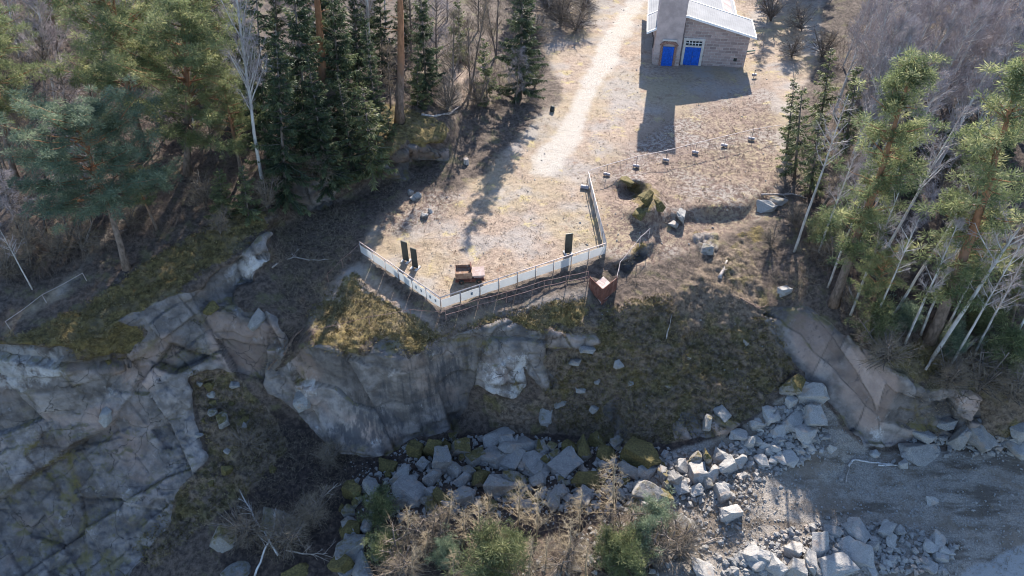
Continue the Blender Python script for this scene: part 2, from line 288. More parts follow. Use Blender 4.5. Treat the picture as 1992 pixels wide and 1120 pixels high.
def terrain_material():
    k = NT('terrain'); p = k.pos()
    a1 = k.n('ShaderNodeSeparateColor', {0: k.attr('m1').outputs['Color']}); a2 = k.n('ShaderNodeSeparateColor', {0: k.attr('m2').outputs['Color']}); a3 = k.n('ShaderNodeSeparateColor', {0: k.attr('m3').outputs['Color']})
    rock, moss, dryg = a1.outputs; path, floor, road = a2.outputs; pit_shade = a3.outputs[0]; scr = a3.outputs[1]; slp = a3.outputs[2]; a4 = k.n('ShaderNodeSeparateColor', {0: k.attr('m4').outputs['Color']}); streakm, pinkm, palem = a4.outputs
    n1 = k.noise(p, .8, 6, .65); n2 = k.noise(p, 3.1, 5, .7); n3 = k.noise(p, 11, 4, .7); n4 = k.noise(p, .22, 4)
    def w(mask, nz, amt, a=.38, b=.62):     # ragged edge
        return k.mr(k.ma('ADD', mask, k.ma('MULTIPLY', k.ma('SUBTRACT', nz, .5), amt)), a, b)
    # leaf litter and soil, with shade under woods and boulders painted in darker
    c = k.mix(k.mr(n2, .35, .65), (.05, .037, .03), (.135, .10, .08))
    c = k.mix(k.mr(n1, .52, .66, 0, .6), c, (.13, .115, .055))
    c = k.mix(k.mr(n3, .58, .7, 0, .65), c, (.25, .19, .15))
    c = k.mix(w(pit_shade, n1, .5), c, k.mix(k.mr(n2, .4, .7), (.04, .03, .026), (.11, .078, .062)))
    # dry grass, trodden yard and the painted sunlit strip at the left
    d = k.mix(k.mr(n2, .3, .7), (.20, .145, .11), (.38, .29, .225))
    d = k.mix(k.mr(k.noise(p, .13, 3), .42, .6, 0, .7), d, k.mix(n2, (.26, .205, .125), (.36, .285, .19)))
    d = k.mix(k.mr(n4, .45, .62, 0, .75), d, k.mix(n3, (.22, .195, .18), (.37, .335, .305)))
    d = k.mix(k.mr(n1, .55, .72, 0, .8), d, (.21, .135, .095))
    d = k.mix(k.mr(k.noise(p, .45, 5, .7), .56, .68, 0, .7), d, (.42, .335, .15))
    d = k.mix(k.mr(n3, .6, .74, 0, .6), d, (.16, .115, .085))
    d = k.mix(k.ma('MULTIPLY', scr, k.mr(n2, .42, .58)), d, k.mix(n3, (.06, .038, .032), (.215, .148, .122)))
    c = k.mix(w(dryg, n1, 1.0, .15, .85), c, d)
    g = k.mix(k.mr(n3, .3, .7), (.18, .155, .13), (.36, .315, .275))
    g = k.mix(k.mr(k.noise(k.scale(p, (.35, 1.2, 1)), .8, 5, .6), .5, .65, 0, .8), g, (.085, .064, .048))
    g = k.mix(k.mr(k.noise(p, .35, 5, .65), .48, .62, 0, .7), g, k.mix(n2, (.12, .09, .066), (.24, .185, .14)))
    c = k.mix(w(floor, n1, .7), c, g)
    c = k.mix(w(road, n1, .5), c, k.mix(n3, (.24, .23, .22), (.40, .385, .37)))
    t = k.mix(k.mr(n3, .3, .7), (.30, .265, .23), (.50, .45, .395))
    t = k.mix(k.mr(n1, .55, .7, 0, .6), t, (.37, .30, .23))
    c = k.mix(k.ma('MULTIPLY', w(path, k.noise(p, .6, 6, .7), 1.3, .3, .95), .92), c, t)
    m = k.mix(k.mr(n2, .35, .65), (.07, .052, .02), (.19, .14, .05))
    m = k.mix(k.mr(n1, .5, .62, 0, .85), m, (.14, .105, .06))
    m = k.mix(k.mr(n3, .55, .7, 0, .6), m, (.30, .245, .11))
    sl = k.mix(k.mr(n2, .32, .68), (.06, .044, .033), (.21, .155, .115)); sl = k.mix(k.mr(n3, .55, .72, 0, .7), sl, (.34, .275, .20)); sl = k.mix(k.mr(k.noise(p, .55, 5, .65), .48, .62, 0, .75), sl, k.mix(k.mr(n2, .35, .7), (.06, .05, .02), (.16, .13, .05)))
    c = k.mix(w(slp, n1, .5), c, sl)
    c = k.mix(k.ma('MULTIPLY', w(moss, k.noise(p, .65, 6, .68), 1.9, .62, .84), .9), c, m)
    rc, rh = rockcolor(k, p, streakm, pinkm, palem)
    rc = k.mix(k.ma('MULTIPLY', k.attr('m6').outputs['Fac'], k.mr(n2, .3, .6, .2, 1.)), rc, k.mix(k.mr(n1, .45, .6), (.075, .055, .042), (.13, .10, .035)))
    nz = k.n('ShaderNodeSeparateXYZ', {0: k.n('ShaderNodeNewGeometry').outputs['Normal']}).outputs[2]
    ledge = k.ma('MULTIPLY', k.mr(nz, .66, .9), k.mr(n1, .48, .6, 0, .6))
    rc = k.mix(ledge, rc, k.mix(n2, (.10, .08, .03), (.20, .16, .055)))
    wr = w(rock, k.noise(p, 1.6, 6, .7), 1.0, .42, .58)
    c = k.mix(wr, c, rc)
    k.col(c, .92)
    hh = k.mix(wr, k.ma('ADD', k.ma('MULTIPLY', n3, .55), k.ma('MULTIPLY', n2, .6)), rh)
    k.bump(hh, .85, .14)
    return k.m
# ------------------------------------------------------------------ mesh helpers
class MB:
    def __init__(s): s.v = []; s.f = []; s.a = []; s.n = 0
    def add(s, V, F, a=None):
        V = np.asarray(V, float).reshape(-1, 3); F = np.asarray(F, int)
        s.v.append(V); s.f.append(F+s.n); s.n += len(V)
        s.a.append(np.full(len(V), .5) if a is None else np.broadcast_to(np.asarray(a, float), (len(V),)))
    def tube(s, pts, rad, n=6, cap=True, a=None):
        pts = np.asarray(pts, float); rad = np.broadcast_to(np.asarray(rad, float), (len(pts),))
        T = np.gradient(pts, axis=0); T /= np.linalg.norm(T, axis=1, keepdims=True)+1e-9
        ref = np.array([0, 0, 1.]) if abs(T[0, 2]) < .9 else np.array([1., 0, 0])
        U = np.cross(T, ref); U /= np.linalg.norm(U, axis=1, keepdims=True)+1e-9; Wv = np.cross(T, U)
        an = np.arange(n)*2*pi/n
        V = pts[:, None]+rad[:, None, None]*(np.cos(an)[None, :, None]*U[:, None]+np.sin(an)[None, :, None]*Wv[:, None])
        k = np.arange(n); F = []
        for i in range(len(pts)-1):
            F.append(np.stack([i*n+k, i*n+(k+1) % n, (i+1)*n+(k+1) % n, (i+1)*n+k], 1))
        b = s.n; s.add(V.reshape(-1, 3), np.concatenate(F), a)
        if cap and n > 3:
            if n == 4: s.f.append(np.array([[b+3, b+2, b+1, b]])); e = b+(len(pts)-1)*n; s.f.append(np.array([[e, e+1, e+2, e+3]]))
            else:
                e = b+(len(pts)-1)*n
                s.f.append(np.stack([np.full(n-2, b), b+k[2:], b+k[1:-1]], 1)); s.f.append(np.stack([np.full(n-2, e), e+k[1:-1], e+k[2:]], 1))
    def cones(s, B, T, r, a=None):          # thin three-sided spikes, in bulk
        B, T = np.asarray(B, float), np.asarray(T, float); n = len(B)
        d = T-B; d /= np.linalg.norm(d, axis=1, keepdims=True)+1e-9
        ref = np.where(np.abs(d[:, 2:]) < .9, np.array([[0, 0, 1.]]), np.array([[1., 0, 0]]))
        U = np.cross(d, ref); U /= np.linalg.norm(U, axis=1, keepdims=True)+1e-9; V2 = np.cross(d, U)
        r = np.broadcast_to(np.asarray(r, float), (n,))[:, None]
        V = np.stack([B+r*U, B+r*(-.5*U+.87*V2), B+r*(-.5*U-.87*V2), T], 1)
        i = np.arange(n)*4
        F = np.concatenate([np.stack([i, i+1, i+3], 1), np.stack([i+1, i+2, i+3], 1), np.stack([i+2, i, i+3], 1)])
        s.add(V.reshape(-1, 3), F, None if a is None else np.repeat(a, 4))
    def blades(s, B, T, w, a=None, g=None):  # flat leaf-like spindles, in bulk
        B, T = np.asarray(B, float), np.asarray(T, float); n = len(B); g = g or rng
        d = T-B; q = g.normal(size=(n, 3)); S = np.cross(d, q); S /= np.linalg.norm(S, axis=1, keepdims=True)+1e-9
        w = np.broadcast_to(np.asarray(w, float), (n,))[:, None]*.5; M = B+d*.55
        V = np.stack([B, M-S*w, T, M+S*w], 1); i = np.arange(n)*4
        s.add(V.reshape(-1, 3), np.stack([i, i+1, i+2, i+3], 1), None if a is None else np.repeat(a, 4))
    def box(s, c, d, M=None):
        c, d = np.asarray(c, float), np.asarray(d, float)/2
        V = np.array([(x, y, z) for x in (-1, 1) for y in (-1, 1) for z in (-1, 1)])*d+c
        if M is not None: V = V@np.array(M.to_3x3()).T+np.array(M.translation)
        s.add(V, [[0, 1, 3, 2], [4, 6, 7, 5], [0, 4, 5, 1], [2, 3, 7, 6], [0, 2, 6, 4], [1, 5, 7, 3]])
    def prism(s, poly, ax_o, u, v, w, depth):  # polygon in the u,v plane pushed along w
        o, u, v, w = (np.asarray(q, float) for q in (ax_o, u, v, w)); n = len(poly)
        A = np.array([o+u*p[0]+v*p[1] for p in poly]); b = s.n
        k = np.arange(n); s.add(np.concatenate([A, A+w*depth]), np.stack([k, (k+1) % n, n+(k+1) % n, n+k], 1))
        s.f.append(list(range(b+n-1, b-1, -1))); s.f.append(list(range(b+n, b+2*n)))
    def build(s, name, m, parent=None, smooth=False, bevel=0):
        me = bpy.data.meshes.new(name)
        V = np.concatenate(s.v); faces = []; tot = []
        for F in s.f:
            if isinstance(F, list): faces.append(np.array(F)); tot.append(np.array([len(F)]))
            else: faces.append(F.ravel()); tot.append(np.full(len(F), F.shape[1]))
        L = np.concatenate(faces); tot = np.concatenate(tot)
        me.vertices.add(len(V)); me.vertices.foreach_set('co', V.astype(np.float32).ravel())
        me.loops.add(len(L)); me.loops.foreach_set('vertex_index', L.astype(np.int32))
        me.polygons.add(len(tot)); me.polygons.foreach_set('loop_start', (np.cumsum(tot)-tot).astype(np.int32)); me.polygons.foreach_set('loop_total', tot.astype(np.int32))
        me.polygons.foreach_set('use_smooth', np.full(len(tot), smooth))
        at = me.attributes.new('v', 'FLOAT', 'POINT'); at.data.foreach_set('value', np.concatenate(s.a).astype(np.float32))
        me.update(calc_edges=True); me.validate()
        o = bpy.data.objects.new(name, me); COL.objects.link(o); me.materials.append(m)
        if parent: o.parent = parent
        if bevel:
            md = o.modifiers.new('bevel', 'BEVEL'); md.width = bevel; md.segments = 1; md.limit_method = 'ANGLE'
        return o
def tag(o, label=None, cat=None, group=None, kind=None):
    if label: o['label'] = label
    if cat: o['category'] = cat
    if group: o['group'] = group
    if kind: o['kind'] = kind
    return o
def empty(name, loc=(0, 0, 0), label=None, cat=None, group=None):
    o = bpy.data.objects.new(name, None); COL.objects.link(o); o.location = loc; o.empty_display_size = .3
    return tag(o, label, cat, group)
def copy_tree(root):
    r = root.copy(); COL.objects.link(r)
    for ch in root.children:
        c = ch.copy(); COL.objects.link(c); c.parent = r
        for g in ch.children:
            d = g.copy(); COL.objects.link(d); d.parent = c
    return r

# ------------------------------------------------------------------ terrain objects: one continuous sheet cut along natural borders
TM = terrain_material()
def terrain():
    sel = {}
    cx, cy = (wx[:-1, :-1]+wx[1:, 1:])/2, (wy[:-1, :-1]+wy[1:, 1:])/2
    cut = np.zeros(cx.shape, int)
    left = [(-700,668),(0,668),(130,669),(200,650),(250,610),(370,560),(432,518),(522,476),(523,503),(445,575),(545,625),(556,650),(520,735),(450,790),(420,900),(350,1000),(270,1090),(250,1500),(-700,1500)]
    mid = [(590,668),(712,688),(783,703),(864,652),(985,618),(1150,630),(1170,655),(1100,690),(1060,760),(1100,842),(900,820),(740,888),(660,882),(520,735)]
    slope = [(1150,630),(1230,598),(1370,540),(1430,500),(1490,598),(1545,706),(1480,790),(1400,840),(1290,862),(1100,842),(1060,760),(1100,690),(1170,655)]
    right = [(1490,598),(1530,588),(1572,600),(1640,650),(1755,738),(1800,768),(1870,738),(2700,770),(2700,900),(1992,872),(1690,862),(1545,706),(1510,650)]
    floor = [(520,735),(660,882),(740,888),(900,820),(1100,842),(1290,862),(1400,840),(1545,706),(1690,862),(2700,900),(2700,1500),(250,1500),(270,1090),(420,900),(450,790)]
    for i, p in ((1, floor), (2, left), (3, mid), (4, slope), (5, right)): cut[inpoly(cx, cy, p)] = i
    cut[(MASK['path'][:-1, :-1] > .5)] = 6
    idx = np.arange(NX*NY).reshape(NY, NX)
    Q = np.stack([idx[:-1, :-1], idx[1:, :-1], idx[1:, 1:], idx[:-1, 1:]], -1)
    names = [('ground', 'yard and wooded hillside covered in dry grass and leaf litter'), ('quarry_floor', 'shaded quarry floor of gravel, soil and rubble below the cliffs'),
             ('cliff', 'broad grey rock cliff with ledges at the left'), ('cliff', 'smooth streaked grey cliff face below the fenced yard'), ('hillside', 'brown mossy slope beside the smooth cliff face'),
             ('cliff', 'slanting pinkish rock slab above the pale rubble'), ('path', 'pale gravel track leading from the yard up past the building')]
    cols = []
    for tri in (('rock', 'moss', 'dry'), ('path', 'floor', 'road')):
        cols.append(np.stack([MASK[t].ravel() for t in tri]+[np.ones(NX*NY)], 1))
    cols.append(np.stack([np.maximum(MASK['pit'], .8*MASK['heap']).ravel(), scrub, MASK['slope'].ravel(), np.ones(NX*NY)], 1))  # dark soil plus shade painted under the woods and boulders
    cols.append(np.stack([MASK[t].ravel() for t in ('streak', 'pink', 'pale')]+[np.ones(NX*NY)], 1))
    cols.append(np.stack([np.clip(b0*.5+.5, 0, 1), np.clip(b1*.5+.5, 0, 1), np.where(smoothface > .6, JOINT, .85*np.exp(-(e0/.045)**2)), np.clip(smoothface*1.4-.4, 0, 1)], 1))
    for i, (nm, lab) in enumerate(names):
        q = Q[cut == i]
        if not len(q): continue
        u, inv = np.unique(q.ravel(), return_inverse=True)
        b = MB(); b.add(Pn[u], inv.reshape(-1, 4)); o = b.build(nm, TM, smooth=True)
        for k, c in enumerate(cols):
            at = o.data.attributes.new('m%d' % (k+1), 'FLOAT_COLOR', 'POINT'); at.data.foreach_set('color', c[u].astype(np.float32).ravel())
        at = o.data.attributes.new('m6', 'FLOAT', 'POINT'); at.data.foreach_set('value', (DIRT*np.clip(smoothface*1.4-.4, 0, 1))[u].astype(np.float32))
        tag(o, lab, kind='structure')
terrain()
# ------------------------------------------------------------------ vegetation
def needle_mat(name, c0, c1, c2, trans=.25):
    k = NT(name); a = k.attr('v').outputs['Fac']; o = k.n('ShaderNodeObjectInfo').outputs['Random']
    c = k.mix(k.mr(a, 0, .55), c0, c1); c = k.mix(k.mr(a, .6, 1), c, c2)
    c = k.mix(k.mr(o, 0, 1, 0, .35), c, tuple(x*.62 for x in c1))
    k.col(c, .6)
    tr = k.n('ShaderNodeBsdfTranslucent', {0: c}); mx = k.n('ShaderNodeMixShader', {0: trans, 1: k.b.outputs[0], 2: tr.outputs[0]})
    k.t.links.new(mx.outputs[0], k.t.nodes['Material Output'].inputs[0]); return k.m
def bark_mat(name, c0, c1, hi=None, h0=3., h1=7., sc=6.):
    k = NT(name); t = k.n('ShaderNodeTexCoord').outputs['Object']
    n = k.noise(k.scale(t, (1, 1, .35)), sc, 5, .7); c = k.mix(k.mr(n, .35, .65), c0, c1)
    if hi:
        z = k.n('ShaderNodeSeparateXYZ', {0: t}).outputs[2]; c = k.mix(k.mr(z, h0, h1), c, k.mix(k.mr(n, .35, .65), hi, tuple(x*.6 for x in hi)))
    k.col(c, .9); k.bump(n, .6, .03); return k.m
M = {}
M['pine'] = needle_mat('pine_needles', (.07, .10, .055), (.185, .215, .10), (.42, .41, .20), .45)
M['bluepine'] = needle_mat('blue_green_needles', (.07, .11, .08), (.17, .22, .145), (.36, .40, .25), .42)
M['spruce'] = needle_mat('spruce_needles', (.026, .042, .026), (.07, .094, .048), (.18, .20, .10), .3)
M['lightspruce'] = needle_mat('light_spruce_needles', (.06, .08, .04), (.15, .17, .08), (.30, .30, .14), .38)
M['pinebark'] = bark_mat('pine_bark', (.10, .075, .06), (.23, .17, .14), (.36, .18, .10))
M['bark'] = bark_mat('grey_bark', (.09, .075, .068), (.21, .175, .155))
M['birchbark'] = bark_mat('birch_bark', (.30, .275, .26), (.60, .565, .54), None, sc=2.5)
M['twig'] = bark_mat('birch_twigs', (.24, .20, .20), (.43, .375, .37))
M['browntwig'] = bark_mat('brown_twigs', (.14, .108, .075), (.29, .228, .165))
M['darktwig'] = bark_mat('dark_twigs', (.085, .062, .05), (.19, .145, .12))
M['larchtwig'] = bark_mat('larch_twigs', (.20, .155, .10), (.39, .31, .21))

def norm(v): return v/(np.linalg.norm(v, axis=-1, keepdims=True)+1e-9)
def bez(p, d, L, n, sag, g):
    """a branch: starts at p along d, length L, bends by sag upwards (+) or down (-)"""
    t = np.linspace(0, 1, n)[:, None]; q = p+d*L*t+np.array([0, 0, 1.])*sag*L*t*t
    return q+np.cumsum(g.normal(size=(n, 3))*L*.018, 0)*t
def make_pine(seed, h=12., crown0=.42, spread=2.9, mat='pine', flat=.6, dens=1., lean=.03, nper=80, dead=4):
    g = np.random.default_rng(seed); tr = MB(); cr = MB()
    t = np.linspace(0, 1, 12); ph = g.uniform(0, 6.3)
    tp = np.stack([np.cos(ph)*h*lean*np.sin(t*3)+g.normal(size=12).cumsum()*.03, np.sin(ph)*h*lean*np.sin(t*2.5)+g.normal(size=12).cumsum()*.03, t*h], 1); tp[0, :2] = 0
    rad = .017*h*(1-t)**.8+.015; rad[0] *= 1.35
    tr.tube(tp, rad, 8)
    at = lambda f: np.array([np.interp(f, t, tp[:, k]) for k in range(3)])
    for _ in range(dead):
        a = g.uniform(0, 6.3); f = g.uniform(.2, crown0+.05); d = np.array([cos(a), sin(a), g.uniform(-.1, .3)])
        tr.tube(bez(at(f), d, g.uniform(.5, 1.7), 5, -.05, g), np.linspace(.03, .008, 5), 4)
    C = []; n = int(15*dens)
    for i in range(n):
        f = crown0+(1-crown0)*(i+g.uniform(0, .8))/n*.97; q = (f-crown0)/(1-crown0)
        prof = np.sin((.24+.64*q)*pi)**.8
        for j in range(g.integers(3, 6)):
            a = g.uniform(0, 6.3); L = spread*prof*g.uniform(.45, 1.15)
            if L < .25: continue
            d = np.array([cos(a), sin(a), g.uniform(-.05, .35)+.5*q]); d /= np.linalg.norm(d)
            b = bez(at(f), d, L, 6, g.uniform(.02, .22), g); tr.tube(b, np.linspace(.028*L**.5+.008, .008, 6), 4)
            for s in np.linspace(.45, 1, max(2, int(L*1.7))):
                c = np.array([np.interp(s, np.linspace(0, 1, 6), b[:, k]) for k in range(3)])
                for _ in range(g.integers(1, 4)):
                    C.append(c+g.normal(size=3)*np.array([.3, .3, .14])*min(1, L))
    for q in (0, .25, .5, .8, 1.1, 1.5): C.append(tp[-1]-np.array([0, 0, q])+g.normal(size=3)*np.array([.1, .1, .1])*(1+q))
    C = np.array(C); m = len(C); tone = np.clip(.5+.26*g.normal(size=m), 0, 1)
    k = nper; cc = np.repeat(C, k, 0); rr = np.repeat(g.uniform(.26, .5, m), k)[:, None]
    d = norm(g.normal(size=(m*k, 3))+np.array([0, 0, .45])); d[:, 2] *= flat
    base = cc+d*rr*g.uniform(.1, .75, (m*k, 1)); tip = base+norm(d+g.normal(size=(m*k, 3))*.45)*g.uniform(.14, .30, (m*k, 1))
    cr.blades(base, tip, g.uniform(.018, .036, m*k), np.clip(np.repeat(tone, k)+g.normal(size=m*k)*.12, 0, 1), g)
    r = empty('pine_tree'); tr.build('trunk', M['pinebark'], r, True); cr.build('crown', M[mat], r); r['h0'] = h; return r
def make_spruce(seed, h=13., width=2.6, mat='spruce', low=.06, thin=1.):
    g = np.random.default_rng(seed); tr = MB(); cr = MB()
    tr.tube([[0, 0, 0], [.02, .02, h*.5], [0, 0, h]], [.013*h, .008*h, .01], 7)
    B, T, Wd, A = [], [], [], []; n = int(h*2.6)
    for i in range(n):
        f = low+(1-low)*(i+g.uniform(0, .6))/n; q = (f-low)/(1-low)
        Lm = width*(1-q)**.82*(.75+.25*np.sin(i*1.7)+.0)+.18
        for j in range(max(3, int(g.integers(5, 8)*thin))):
            a = g.uniform(0, 6.3); L = Lm*g.uniform(.6, 1.12); el = g.uniform(-.38, -.05)+.55*q
            d = np.array([cos(a), sin(a), el]); d /= np.linalg.norm(d)
            b = bez(np.array([0, 0, f*h]), d, L, 5, .14, g); tr.tube(b, np.linspace(.022, .006, 5), 3, False)
            k = max(3, int(L/.15)); s = np.linspace(.12, 1, k); side = np.array([-sin(a), cos(a), 0]); tone = np.clip(g.normal(.45, .25), 0, 1)
            c = np.stack([np.interp(s, np.linspace(0, 1, 5), b[:, z]) for z in range(3)], 1)
            for sg in (-1, 1, 0, 0, .5, -.5):
                ln = (.16+.42*np.sin(np.clip(1.1-s*.75, 0, 1)*pi*.55)*min(1, L))*g.uniform(.6, 1.1, k)
                dr = d*.75+side*sg*g.uniform(.6, 1.1, (k, 1))+np.array([0, 0, -1.])*g.uniform(.15, .75 if sg else 1.1, (k, 1))+g.normal(size=(k, 3))*.15
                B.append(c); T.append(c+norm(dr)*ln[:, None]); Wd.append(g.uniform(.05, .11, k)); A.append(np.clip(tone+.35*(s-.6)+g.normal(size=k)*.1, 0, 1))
    cr.blades(np.concatenate(B), np.concatenate(T), np.concatenate(Wd), np.concatenate(A), g)
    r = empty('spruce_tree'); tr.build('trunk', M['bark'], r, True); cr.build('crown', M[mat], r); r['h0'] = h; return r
def make_bare(seed, h=12., mat='birchbark', tmat='twig', name='birch_tree', nb=40, f0=.28, spread=3.0, up=1.3, stems=1, r0=.0105, ntw=8, kr=1., nt3=6):
    g = np.random.default_rng(seed); tr = MB(); cr = MB(); CB, CT, CR = [], [], []
    for sidx in range(stems):
        a0 = g.uniform(0, 6.3); sp = 0 if stems == 1 else g.uniform(.12, .32)
        t = np.linspace(0, 1, 11); hh = h*(1 if sidx == 0 else g.uniform(.65, .98))
        tp = np.stack([cos(a0)*sp*hh*t**1.1+g.normal(size=11).cumsum()*.012*h/6, sin(a0)*sp*hh*t**1.1+g.normal(size=11).cumsum()*.012*h/6, t*hh], 1); tp -= tp[0]
        tr.tube(tp, 1.15*r0*hh*(1-t)**.75+.018, 7 if h > 5 else 5)
        at = lambda f: np.array([np.interp(f, t, tp[:, k]) for k in range(3)])
        for i in range(int(nb/stems**.6)):
            f = f0+(1-f0)*g.uniform(0, .98); q = (f-f0)/(1-f0); a = g.uniform(0, 6.3)
            L = spread*((1-q)**.8*.85+.18)*g.uniform(.55, 1.1); d = norm(np.array([cos(a), sin(a), up*g.uniform(.7, 1.25)]))
            b = bez(at(f), d, L, 6, g.uniform(-.12, .15), g); tr.tube(b, np.linspace(.014*kr*L**.6+.018, .012, 6), 4, False)
            for s in g.uniform(.2, 1, ntw):
                c = np.array([np.interp(s, np.linspace(0, 1, 6), b[:, k]) for k in range(3)])
                d2 = norm(d*.8+g.normal(size=3)*.62+np.array([0, 0, .15])); l2 = g.uniform(.3, .85)*min(1.3, L*.5)*(1.2-s*.5); e = c+d2*l2
                CB.append(c); CT.append(e); CR.append(.016*kr)
                m = nt3; u = g.uniform(.15, 1, (m, 1)); p = c+d2*l2*u
                CB += list(p); CT += list(p+norm(d2+g.normal(size=(m, 3))*.75+np.array([0, 0, -.05]))*g.uniform(.15, .5, (m, 1))*l2); CR += [.0105*kr]*m
                p = p+norm(d2+g.normal(size=(m, 3))*.5)*.12; CB += list(p); CT += list(p+norm(d2+g.normal(size=(m, 3))*.8)*g.uniform(.2, .5, (m, 1))); CR += [.009*kr]*m
    cr.cones(np.array(CB), np.array(CT), np.array(CR))
    r = empty(name); tr.build('trunk', M[mat], r, True); cr.build('branches', M[tmat], r); r['h0'] = h; return r
def make_larch(seed, h=4.):
    g = np.random.default_rng(seed); tr = MB(); cr = MB(); t = np.linspace(0, 1, 6)
    tr.tube(np.stack([.05*np.sin(t*4), .04*np.cos(t*3)-.04, t*h], 1), .045*(1-t)+.008, 5)
    CB, CT, CR = [], [], []
    for i in range(52):
        f = .12+.87*i/52; a = g.uniform(0, 6.3); L = (1.15*(1-f)**.75+.12)*g.uniform(.7, 1.15)
        b0 = np.array([0, 0, f*h]); d = norm(np.array([cos(a), sin(a), g.uniform(-.05, .3)])); CB.append(b0); CT.append(b0+d*L); CR.append(.011)
        m = int(11*L+4); u = g.uniform(.15, 1, (m, 1)); p = b0+d*L*u; e = p+norm(d*.6+g.normal(size=(m, 3))*.6+np.array([0, 0, .2]))*g.uniform(.1, .34, (m, 1))
        CB += list(p); CT += list(e); CR += [.0062]*m; continue
        q = p+(e-p)*g.uniform(.3, .9, (m, 1)); CB += list(q); CT += list(q+norm(g.normal(size=(m, 3)))*.14); CR += [.007]*m
    cr.cones(np.array(CB), np.array(CT), np.array(CR))
    r = empty('larch_tree'); tr.build('trunk', M['larchtwig'], r, True); cr.build('branches', M['larchtwig'], r); r['h0'] = h; return r

PROTO = dict(
 pine=[make_pine(1), make_pine(2, spread=3.3, crown0=.35), make_pine(3, crown0=.5, spread=2.6), make_pine(4, spread=2.3, crown0=.3, dens=1.15)],
 widepine=[make_pine(5, 12, .22, 4.3, dens=1.5, nper=90), make_pine(6, 12, .3, 4.0, dens=1.35, nper=90)],
 bluepine=[make_pine(7, 11, .38, 3.9, 'bluepine', dens=1.3, nper=95)],
 tallpine=[make_pine(8, 20, .62, 3.2, dead=26), make_pine(9, 20, .66, 3.0, dead=12)],
 rightpine=[make_pine(10, 14, .26, 1.5, dens=1.3, nper=90, lean=.015), make_pine(11, 14, .22, 1.6, dens=1.25, nper=90, lean=.02)],
 spruce=[make_spruce(20), make_spruce(21, 13, 3.0), make_spruce(22, 13, 2.2), make_spruce(23, 13, 2.5, thin=.8)],
 lightspruce=[make_spruce(24, 7, 1.9, 'lightspruce'), make_spruce(25, 7, 1.6, 'lightspruce', thin=.8)],
 thinspruce=[make_spruce(26, 9, 1.3, 'lightspruce', .12, .62), make_spruce(27, 9, 1.1, 'lightspruce', .1, .6)],
 youngpine=[make_pine(30, 3.2, .06, 1.15, 'lightspruce', .8, .75, .01, 60, 0), make_pine(31, 3.2, .05, 1.0, 'bluepine', .8, .7, .01, 60, 0), make_pine(32, 3.2, .08, 1.3, 'pine', .8, .7, .02, 60, 0)],
 birch=[make_bare(40, nb=64, ntw=11), make_bare(41, nb=58, f0=.35, ntw=11), make_bare(42, nb=70, f0=.22, spread=2.6, ntw=10), make_bare(43, nb=56, f0=.4, spread=2.6, up=1.6, ntw=12), make_bare(44, stems=3, nb=110, f0=.3, ntw=9)],
 stembirch=[make_bare(45, nb=20, f0=.5, spread=2.2, up=1.2, ntw=6, r0=.0066), make_bare(46, nb=17, f0=.55, spread=2.4, up=1.0, ntw=5, r0=.006), make_bare(47, nb=24, f0=.42, spread=1.9, up=1.3, ntw=6, r0=.0066)],
 palebirch=[make_bare(80, nb=34, f0=.38, spread=2.6, up=2.1, r0=.0075, ntw=9), make_bare(81, nb=30, f0=.45, spread=2.3, up=2.4, r0=.007, ntw=9, stems=2), make_bare(82, nb=36, f0=.33, spread=2.8, up=1.8, r0=.0075, ntw=8)],
 sapling=[make_bare(50, 6, 'bark', 'browntwig', 'sapling', 30, .2, 1.7, 1.2, 1, .008, 7, .75, 5), make_bare(51, 6, 'bark', 'browntwig', 'sapling', 26, .25, 1.5, 1.5, 2, .008, 7, .75, 5), make_bare(52, 6, 'bark', 'twig', 'sapling', 36, .15, 2.0, .9, 1, .008, 7, .75, 5)],
 shrub=[make_bare(60, 2.6, 'bark', 'browntwig', 'shrub', 34, .1, 1.2, 1.0, 7, .009, 5, .5, 3), make_bare(61, 2.6, 'bark', 'browntwig', 'shrub', 38, .1, 1.3, .7, 8, .009, 5, .5, 3), make_bare(62, 2.6, 'bark', 'browntwig', 'shrub', 30, .05, 1.5, .6, 6, .009, 5, .5, 3)],
 larch=[make_larch(70), make_larch(71), make_larch(72)],
)
for ps in PROTO.values():
    for p in ps: p.location = (0, -400, -100)
WHAT = dict(pine=('pine', 'green pine'), widepine=('pine', 'broad green pine'), bluepine=('pine', 'blue-green pine'), tallpine=('pine', 'tall pine with reddish bare trunk'),
 rightpine=('pine', 'slender light green pine'), spruce=('spruce', 'dark green spruce'), lightspruce=('spruce', 'small light green spruce'), thinspruce=('spruce', 'thin sparse spruce'),
 youngpine=('young pine', 'bushy young conifer'), birch=('birch', 'bare grey birch'), stembirch=('birch', 'bare pale-stemmed birch'), palebirch=('birch', 'bare white-stemmed birch'), sapling=('sapling', 'bare brown sapling'),
 shrub=('shrub', 'bare twiggy shrub'), larch=('larch', 'leafless orange-brown larch'))
PLURAL = {'birch': 'birches', 'spruce': 'spruces', 'larch': 'larches'}
used, ITEMS = set(), []
